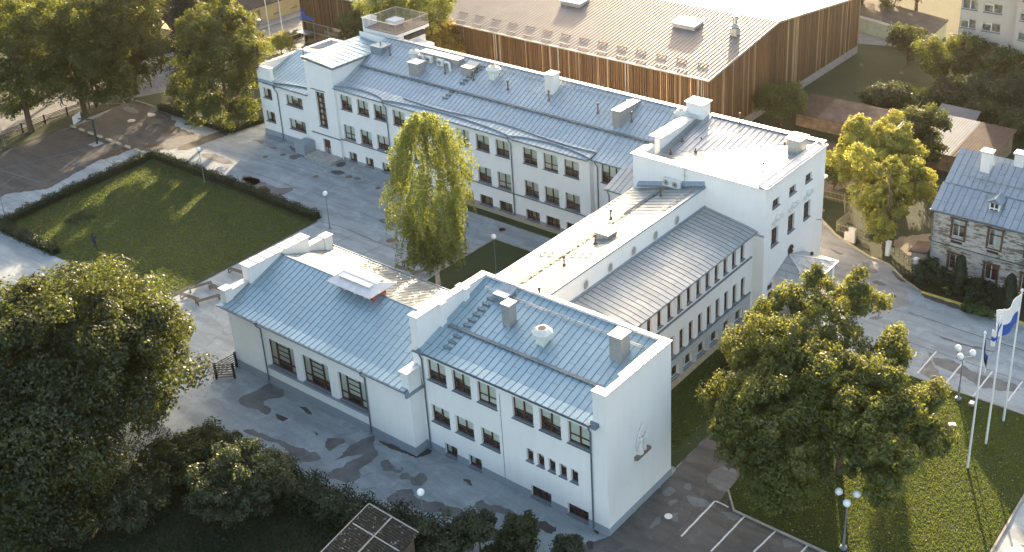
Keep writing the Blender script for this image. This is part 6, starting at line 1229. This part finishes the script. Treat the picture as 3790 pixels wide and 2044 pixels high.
# manholes
mh=[(c1(0,1,293,1137),'round rusty manhole cover nearest the stair tower porch wall',.35,'rust_pipe'),(c1(0,1,163,1152),'round rusty manhole cover left of the porch wall cover',.3,'rust_pipe'),(c1(0,1,535,1297),'round manhole cover in the yard below the entrance steps',.32,'rust_pipe'),(c1(0,1,778,1300),'wide rusty manhole cover right of the damp patch',.42,'rust_pipe'),(c1(0,1,990,1382),'round manhole cover left of the birch crown',.32,'rust_pipe'),(c1(1,1,1083,478),'large brown manhole cover between lamp and benches',.5,'rust_pipe'),(c1(1,1,1900,398),'round manhole cover on the path beside the birch lawn',.38,'rust_pipe'),(c1(1,2,117,400),'manhole cover on the path below the classroom windows',.4,'rust_pipe')]
for i,(px,lab,r,m) in enumerate(mh):
    p=gz(*px); b=MB(); b.lathe((0,0,0),[(r,0),(r,.03),(r*.85,.035)],18); o=b.build('manhole_cover',m); o.location=(p[0],p[1],0); tag(o,lab,'manhole cover','manhole covers of the yard')
p=gz(*c1(2,2,1337,1127)); b=MB(); b.lathe((0,0,0),[(.3,0),(.3,.04),(.22,.05),(.2,.02)],18); o=b.build('drain_ring','white_paint'); o.location=(p[0],p[1],0); tag(o,'white ring drain cover on the dark car park','drain cover')
p=gz(*c1(0,1,1120,60+1290)); 
# fences
def railfence(pts,label,h=1.15,rails=6,step=2.6,group='black rail fences',post=.15,rail=.06,mat='dark_iron'):
    o0=np.array([*pts[0][:2],0.]); t=thing('rail_fence',label,'fence',o0,0,group)
    for a,c in zip(pts[:-1],pts[1:]):
        a=np.array([*a[:2],0.])-o0; c=np.array([*c[:2],0.])-o0; ln=np.linalg.norm(c-a); n=max(1,int(ln/step)); rb=MB()
        for k in range(rails): z=.2+(h-.25)*k/(rails-1); rb.bar(a+[0,0,z],c+[0,0,z],rail,rail)
        rb.build('rails',mat,t)
        for k in range(n+1): b=MB(); p=a+(c-a)*k/n; b.bar(p,p+[0,0,h+.12],post); b.build('post',mat,t)
    return t
railfence(pv([c1(0,0,-120,1085),c1(0,0,0,1042),c1(0,0,335,915),c1(0,0,660,800)]),'long black rail fence along the road beneath the lindens',1.3,6,3)
railfence(pv([c1(0,0,935,712),c1(0,0,1110,640)]),'short black rail fence at the foot of the tall linden',1.4,6,2.4)
railfence(pv([c1(0,0,1700,760),c1(0,0,1855,800),c1(0,0,1984,760)]),'black rail fence on the corner grass behind the lit linden',1.3,6,2.4)
railfence(pv([z5(305,1225),z5(10,1389)]),'open black yard gate leaf fixed at the gym corner',1.5,7,3.2,'black yard gate leaves')
railfence([gz(*c1(2,0,1590,118))[:2],gz(*c1(2,0,1725,112))[:2]],'second black gate leaf swung across the first by the gym corner',1.5,6,1.7,'black yard gate leaves')
b=MB(); p=gz(*c1(0,0,710,790)); b.bar((0,0,0),(0,0,1.9),.2); o=b.build('gate_post','dark_iron'); o.location=(p[0],p[1],0); tag(o,'lone dark gate post at the road opening','gate post')
def picket(pts,label,h=1.35,gap=.16,group='picket fences beside the lane'):
    o0=np.array([*pts[0][:2],0.]); t=thing('picket_fence',label,'fence',o0,0,group); b=MB(); rb=MB()
    for a,c in zip(pts[:-1],pts[1:]):
        a=np.array([*a[:2],0.])-o0; c=np.array([*c[:2],0.])-o0; d=c-a; ln=np.linalg.norm(d); n=int(ln/gap)
        for k in range(n): p=a+d*(k+.5)/n; b.bar(p+[0,0,.08],p+[0,0,h],.09,.025,up=d/ln)
        for z in (.35,h-.3): rb.bar(a+[0,0,z],c+[0,0,z],.05,.08)
    b.build('pickets','picket',t); rb.build('rails','picket',t); return t
picket(pv([w4(320,520),w4(690,615),w4(800,640)]),'picket fence behind the street lamp on the far verge')
picket(pv([w4(690,615),w4(700,760)]),'short picket fence return between far verge and garden corner'); picket(pv([w4(760,880),w4(570,1035),w4(830,1110),w4(1060,1190)]),'picket fence around the garden corner behind the cabinet')
picket([gz(*w6(430,690))[:2],gz(*w6(540,610))[:2]],'short green picket piece between gatepost and wooden house')
for px,hh,lab in ((w4(1330,1370),1.6,'weathered concrete gatepost beside the yellow-green maple'),(w6(385,710),1.6,'white concrete gatepost next to the house-corner bush')):
    p=gz(*px); b=MB(); b.box(-.22,.22,-.22,.22,0,hh); b.hexa([(-.28,-.28,hh),(.28,-.28,hh),(.28,.28,hh),(-.28,.28,hh)],[(-.1,-.1,hh+.15),(.1,-.1,hh+.15),(.1,.1,hh+.15),(-.1,.1,hh+.15)]); o=b.build('gatepost','chimney_white'); o.location=(p[0],p[1],0); tag(o,lab,'gatepost')
a=gz(*w4(1360,1330)); c=gz(*w6(355,680)); t=thing('field_gate','low olive wooden gate between the two concrete gateposts','gate',a); b=MB(); e=c-a; e[2]=0
for z in(.25,1.15): b.bar((0,0,z),tuple(e+[0,0,z]),.07,.1)
for k in range(6): p=e*k/5; b.bar(p+[0,0,.1],p+[0,0,1.25],.09)
b.build('frame','picket',t); b=MB()
for k in range(5): p=e*k/5; q=e*(k+1)/5; b.bar(p+[0,0,.3],q+[0,0,1.1],.03)
b.build('brace','picket',t)
p=gz(*w4(800,1175)); t=thing('electric_cabinet','tall and short grey electric cabinets joined, on the verge before the fence','cabinet',p); b=MB(); b.box(-.35,.4,-.2,.2,0,1.55); b.box(-.4,.45,-.25,.25,1.55,1.62); b.build('tall_box','cabinet',t); b=MB(); b.box(-.8,-.351,-.2,.18,0,.95); b.box(-.84,-.36,-.23,.2,.95,1.0); b.build('short_box','cabinet',t)
# flagpoles and flags
def pole(loc,h,label,group): 
    t=thing('flagpole',label,'flagpole',loc,0,group); b=MB(); b.tube([(0,0,0),(0,0,h)],[.1,.055],10); b.build('pole','white_paint',t,smooth=True); b=MB(); b.lathe((0,0,h),[(.03,0),(.11,.05),(.12,.14),(.05,.26),(.01,.34)],8); b.build('finial','chimney_white',t); return t
pole((18.57,21.77,0),12.3,'leftmost tall white flagpole, carrying the limp tricolour flag','flagpoles on the front lawn'); pole((18.7,25.48,0),12.3,'middle white flagpole on the front lawn','flagpoles on the front lawn'); pole((18.85,29.15,0),12.3,'farthest white flagpole, carrying the big blue and white flag','flagpoles on the front lawn')
pole((-110.77,60.05,0),10,'left white flagpole beside the road near the timber hall','flagpoles by the timber hall'); pole((-111.24,62.99,0),10,'right white flagpole beside the road near the timber hall','flagpoles by the timber hall')
def flag(loc,w,h,cols,label,droop,fold,seed,dirv=(1,0),vertical=False):
    """grid cloth: u along the fly, v down the hoist"""
    b=MB(); nu,nv=14,12; d=np.array([dirv[0],dirv[1],0.]); n=np.array([-d[1],d[0],0])
    def P(i,j):
        u=i/nu; v=j/nv; f=fold*math.sin(u*9+seed+v*1.5)*(.25+u)
        return d*(w*u*(1-droop*.82))+n*f+np.array([0,0,-h*v-droop*w*u*(.75+.25*math.sin(u*4))])
    for i in range(nu):
        for j in range(nv): b.face([P(i,j),P(i,j+1),P(i+1,j+1),P(i+1,j)],cols(i/nu,j/nv))
    o=b.build('flag',['flag_blue','flag_black','flag_white','flag_sky'],smooth=True); o.location=tuple(map(float,loc)); md=o.modifiers.new('cloth','SOLIDIFY'); md.thickness=.02; return tag(o,label,'flag')
tri=lambda u,v: 0 if v<.33 else (1 if v<.66 else 2)
flag((18.62,21.77,12.0),2.4,1.5,tri,'limp blue, black and white striped flag on the leftmost lawn flagpole',.97,.10,1,(.9,-.4))
flag((18.65,25.48,12.1),2.6,1.5,lambda u,v: 0 if (.38<v<.62 or .28<u<.45) else 2,'white flag with blue cross hanging on the middle lawn flagpole',.93,.12,2,(-.8,-.6))
flag((18.8,29.15,12.1),3.6,2.6,lambda u,v: 2 if v<.55 or u>.62 else 0,'big white and dark blue flag on the farthest lawn flagpole',.35,.22,3,(-.35,-.94))
flag((-110.8,60.05,9.8),2.2,1.6,lambda u,v: 3 if v<.33 else (1 if v<.5 else 2),'small blue, black and white flag blowing left on the roadside pole',.5,.15,4,(-1,-.2)); flag((-111.3,62.99,9.8),2.2,1.5,lambda u,v: 3 if int(u*5)%2 else 2,'small pale blue and white flag on the right roadside pole',.75,.15,5,(-1,-.1))
# flood lights on the lawn
for i,(px,lab) in enumerate(((c1(2,3,1453,485),'small floodlight on the grass left of the flagpoles'),(c1(2,3,1597,325),'small floodlight on the grass nearer the parking bays'))):
    p=gz(*px); t=thing('floodlight',lab,'floodlight',(p[0],p[1],0),.6+i); b=MB(); b.box(-.28,.28,-.2,.2,.3,.5); b.build('housing','galvanised',t); b=MB(); b.box(-.24,.24,-.16,.16,.5,.515); b.build('lens','globe_white',t); b=MB(); b.bar((0,0,0),(0,0,.3),.08); b.build('stem','dark_iron',t)
# hall forecourt railing and planters
p=gz(*w3(540,830)); t=thing('planter','brown concrete planter box with railing by the hall forecourt','planter',p); b=MB(); b.box(-.9,2.6,-.7,.7,0,.7); b.build('box','concrete',t); b=MB(); b.box(-.75,2.45,-.55,.55,.7,.85); b.build('soil','leaf_litter',t)
railfence(pv([w3(525,760),w3(700,690),w3(1060,560)]),'pale steel hand rail along the hall forecourt',1.0,2,3,'hand rails',.05,.05,'galvanised')
# cars
def car(loc,rz,label,paint,group=None):
    t=thing('parked_car',label,'car',loc,rz,group); b=MB(); sec=[(-2.1,.45,.75,.70),(-2.0,.3,.92,.82),(-1.0,.25,.98,.88),(1.0,.25,1.0,.88),(1.9,.3,.9,.84),(2.15,.45,.7,.7)]
    for (x0,a0,b0,w0),(x1,a1,b1,w1_) in zip(sec[:-1],sec[1:]): b.hexa([(x0,-w0,a0),(x1,-w1_,a1),(x1,w1_,a1),(x0,w0,a0)],[(x0,-w0*.96,b0),(x1,-w1_*.96,b1),(x1,w1_*.96,b1),(x0,w0*.96,b0)])
    bo=b.build('body',paint,t); md=bo.modifiers.new('round','BEVEL'); md.width=.05; md.segments=2; md.limit_method='ANGLE'
    b=MB(); b.hexa([(-1.75,-.80,.94),(1.05,-.80,.96),(1.05,.80,.96),(-1.75,.80,.94)],[(-1.25,-.62,1.42),(.35,-.62,1.45),(.35,.62,1.45),(-1.25,.62,1.42)]); b.build('windows','tyre',t)
    b=MB(); b.box(-1.22,.32,-.61,.61,1.44,1.485); ro=b.build('roof',paint,t); md=ro.modifiers.new('round','BEVEL'); md.width=.03; md.segments=2
    for x in(-1.35,1.35):
        for s_ in(-1,1): b=MB(); b.tube([(x,s_*.72,.33),(x,s_*.9,.33)],.33,16); wh=b.build('wheel','tyre',t); b=MB(); b.tube([(x,s_*.895,.33),(x,s_*.915,.33)],.2,12); b.build('rim','galvanised',wh)
    for s_ in(-1,1): b=MB(); b.box(2.08,2.17,s_*.6-.16,s_*.6+.16,.6,.74); b.build('headlight','globe_white',t); b=MB(); b.box(-2.12,-2.05,s_*.6-.16,s_*.6+.16,.6,.76); b.build('tail_light','sign_red',t)
    return t
p=gz(*Dp(2562,1398),1.0); c0=car((p[0]+.2,p[1],0),R_(62),'white car cut off at the bottom right corner of the frame','car_white'); p=gz(*w3(200,765),.8); dup(c0,(p[0],p[1],0),R_(95),'pale silver car half hidden behind the lit linden')
# people
def person(loc,rz,label,pose,top,legs):
    t=thing('person',label,'person',loc,rz); me=bpy.data.meshes.new('body')
    if pose=='run': J=[(0,0,.95),(0,.02,1.2),(0,.06,1.42),(0,.08,1.52),(0,.1,1.68),(.1,0,.92),(.11,.3,.6),(.11,.1,.2),(.11,.22,.12),(-.1,0,.92),(-.11,-.05,.5),(-.11,-.4,.35),(-.11,-.5,.25),(.2,.05,1.4),(.26,-.15,1.15),(.24,.1,1.1),(-.2,.05,1.4),(-.26,.2,1.18),(-.2,.4,1.3)]
    else: J=[(0,0,.95),(0,0,1.2),(0,0,1.42),(0,.01,1.52),(0,.03,1.68),(.1,0,.92),(.11,.04,.5),(.11,0,.1),(.11,.16,.04),(-.1,0,.92),(-.11,.05,.5),(-.11,-.1,.1),(-.11,.06,.04),(.2,0,1.4),(.25,.02,1.12),(.24,.15,.92),(-.2,0,1.4),(-.25,.02,1.12),(-.24,.15,.92)]
    E=[(0,1),(1,2),(2,3),(3,4),(0,5),(5,6),(6,7),(7,8),(0,9),(9,10),(10,11),(11,12),(2,13),(13,14),(14,15),(2,16),(16,17),(17,18)]; rad=[.15,.14,.15,.055,.11,.1,.07,.05,.045,.1,.07,.05,.045,.065,.05,.035,.065,.05,.035]
    me.from_pydata(J,E,[]); o=bpy.data.objects.new('body',me); COL.objects.link(o); o.parent=t; sk=o.modifiers.new('skin','SKIN')
    for i,v_ in enumerate(me.skin_vertices[0].data): v_.radius=(rad[i],rad[i]*(.8 if i<3 else 1)); v_.use_root=(i==0)
    ss=o.modifiers.new('sub','SUBSURF'); ss.levels=1; ss.render_levels=2; me.materials.append(MATS[top])
    b=MB(); b.lathe((0,J[4][1]-.01,J[4][2]-.02),[(.02,.13),(.1,.1),(.12,.02),(.11,-.04)][::-1],10); b.build('hair','hair',t,smooth=True); return t
p=gz(*c1(0,0,465,795)); person((p[0],p[1],0),2.8,'person running along the road behind the rail fence','run','cloth_dark','skin')
p=gz(*c1(1,0,690,480),.9); person((p[0],p[1],0.05),.5,'person in dark clothes standing on the lawn behind the huge maple','stand','cloth_dark','skin')

# ================================================================== AIR
def air(density):  # thin forward-scattering volume added to stand in for lens glare
    m=bpy.data.materials.new('haze'); m.use_nodes=True; t=m.node_tree; t.nodes.remove(t.nodes['Principled BSDF']); v=t.nodes.new('ShaderNodeVolumePrincipled')
    v.inputs['Density'].default_value=density; v.inputs['Color'].default_value=(1.0,.93,.82,1); v.inputs['Anisotropy'].default_value=.86; t.links.new(v.outputs[0],t.nodes['Material Output'].inputs['Volume'])
    b=MB(); b.box(-260,140,-120,260,-1.2,61.5); me_=b; MATS['haze']=m; o=b.build('haze','haze'); o['kind']='stuff'; o['label']='pale golden haze added in place of lens glare'; return o
HAZE=0.00007
if HAZE: air(HAZE)
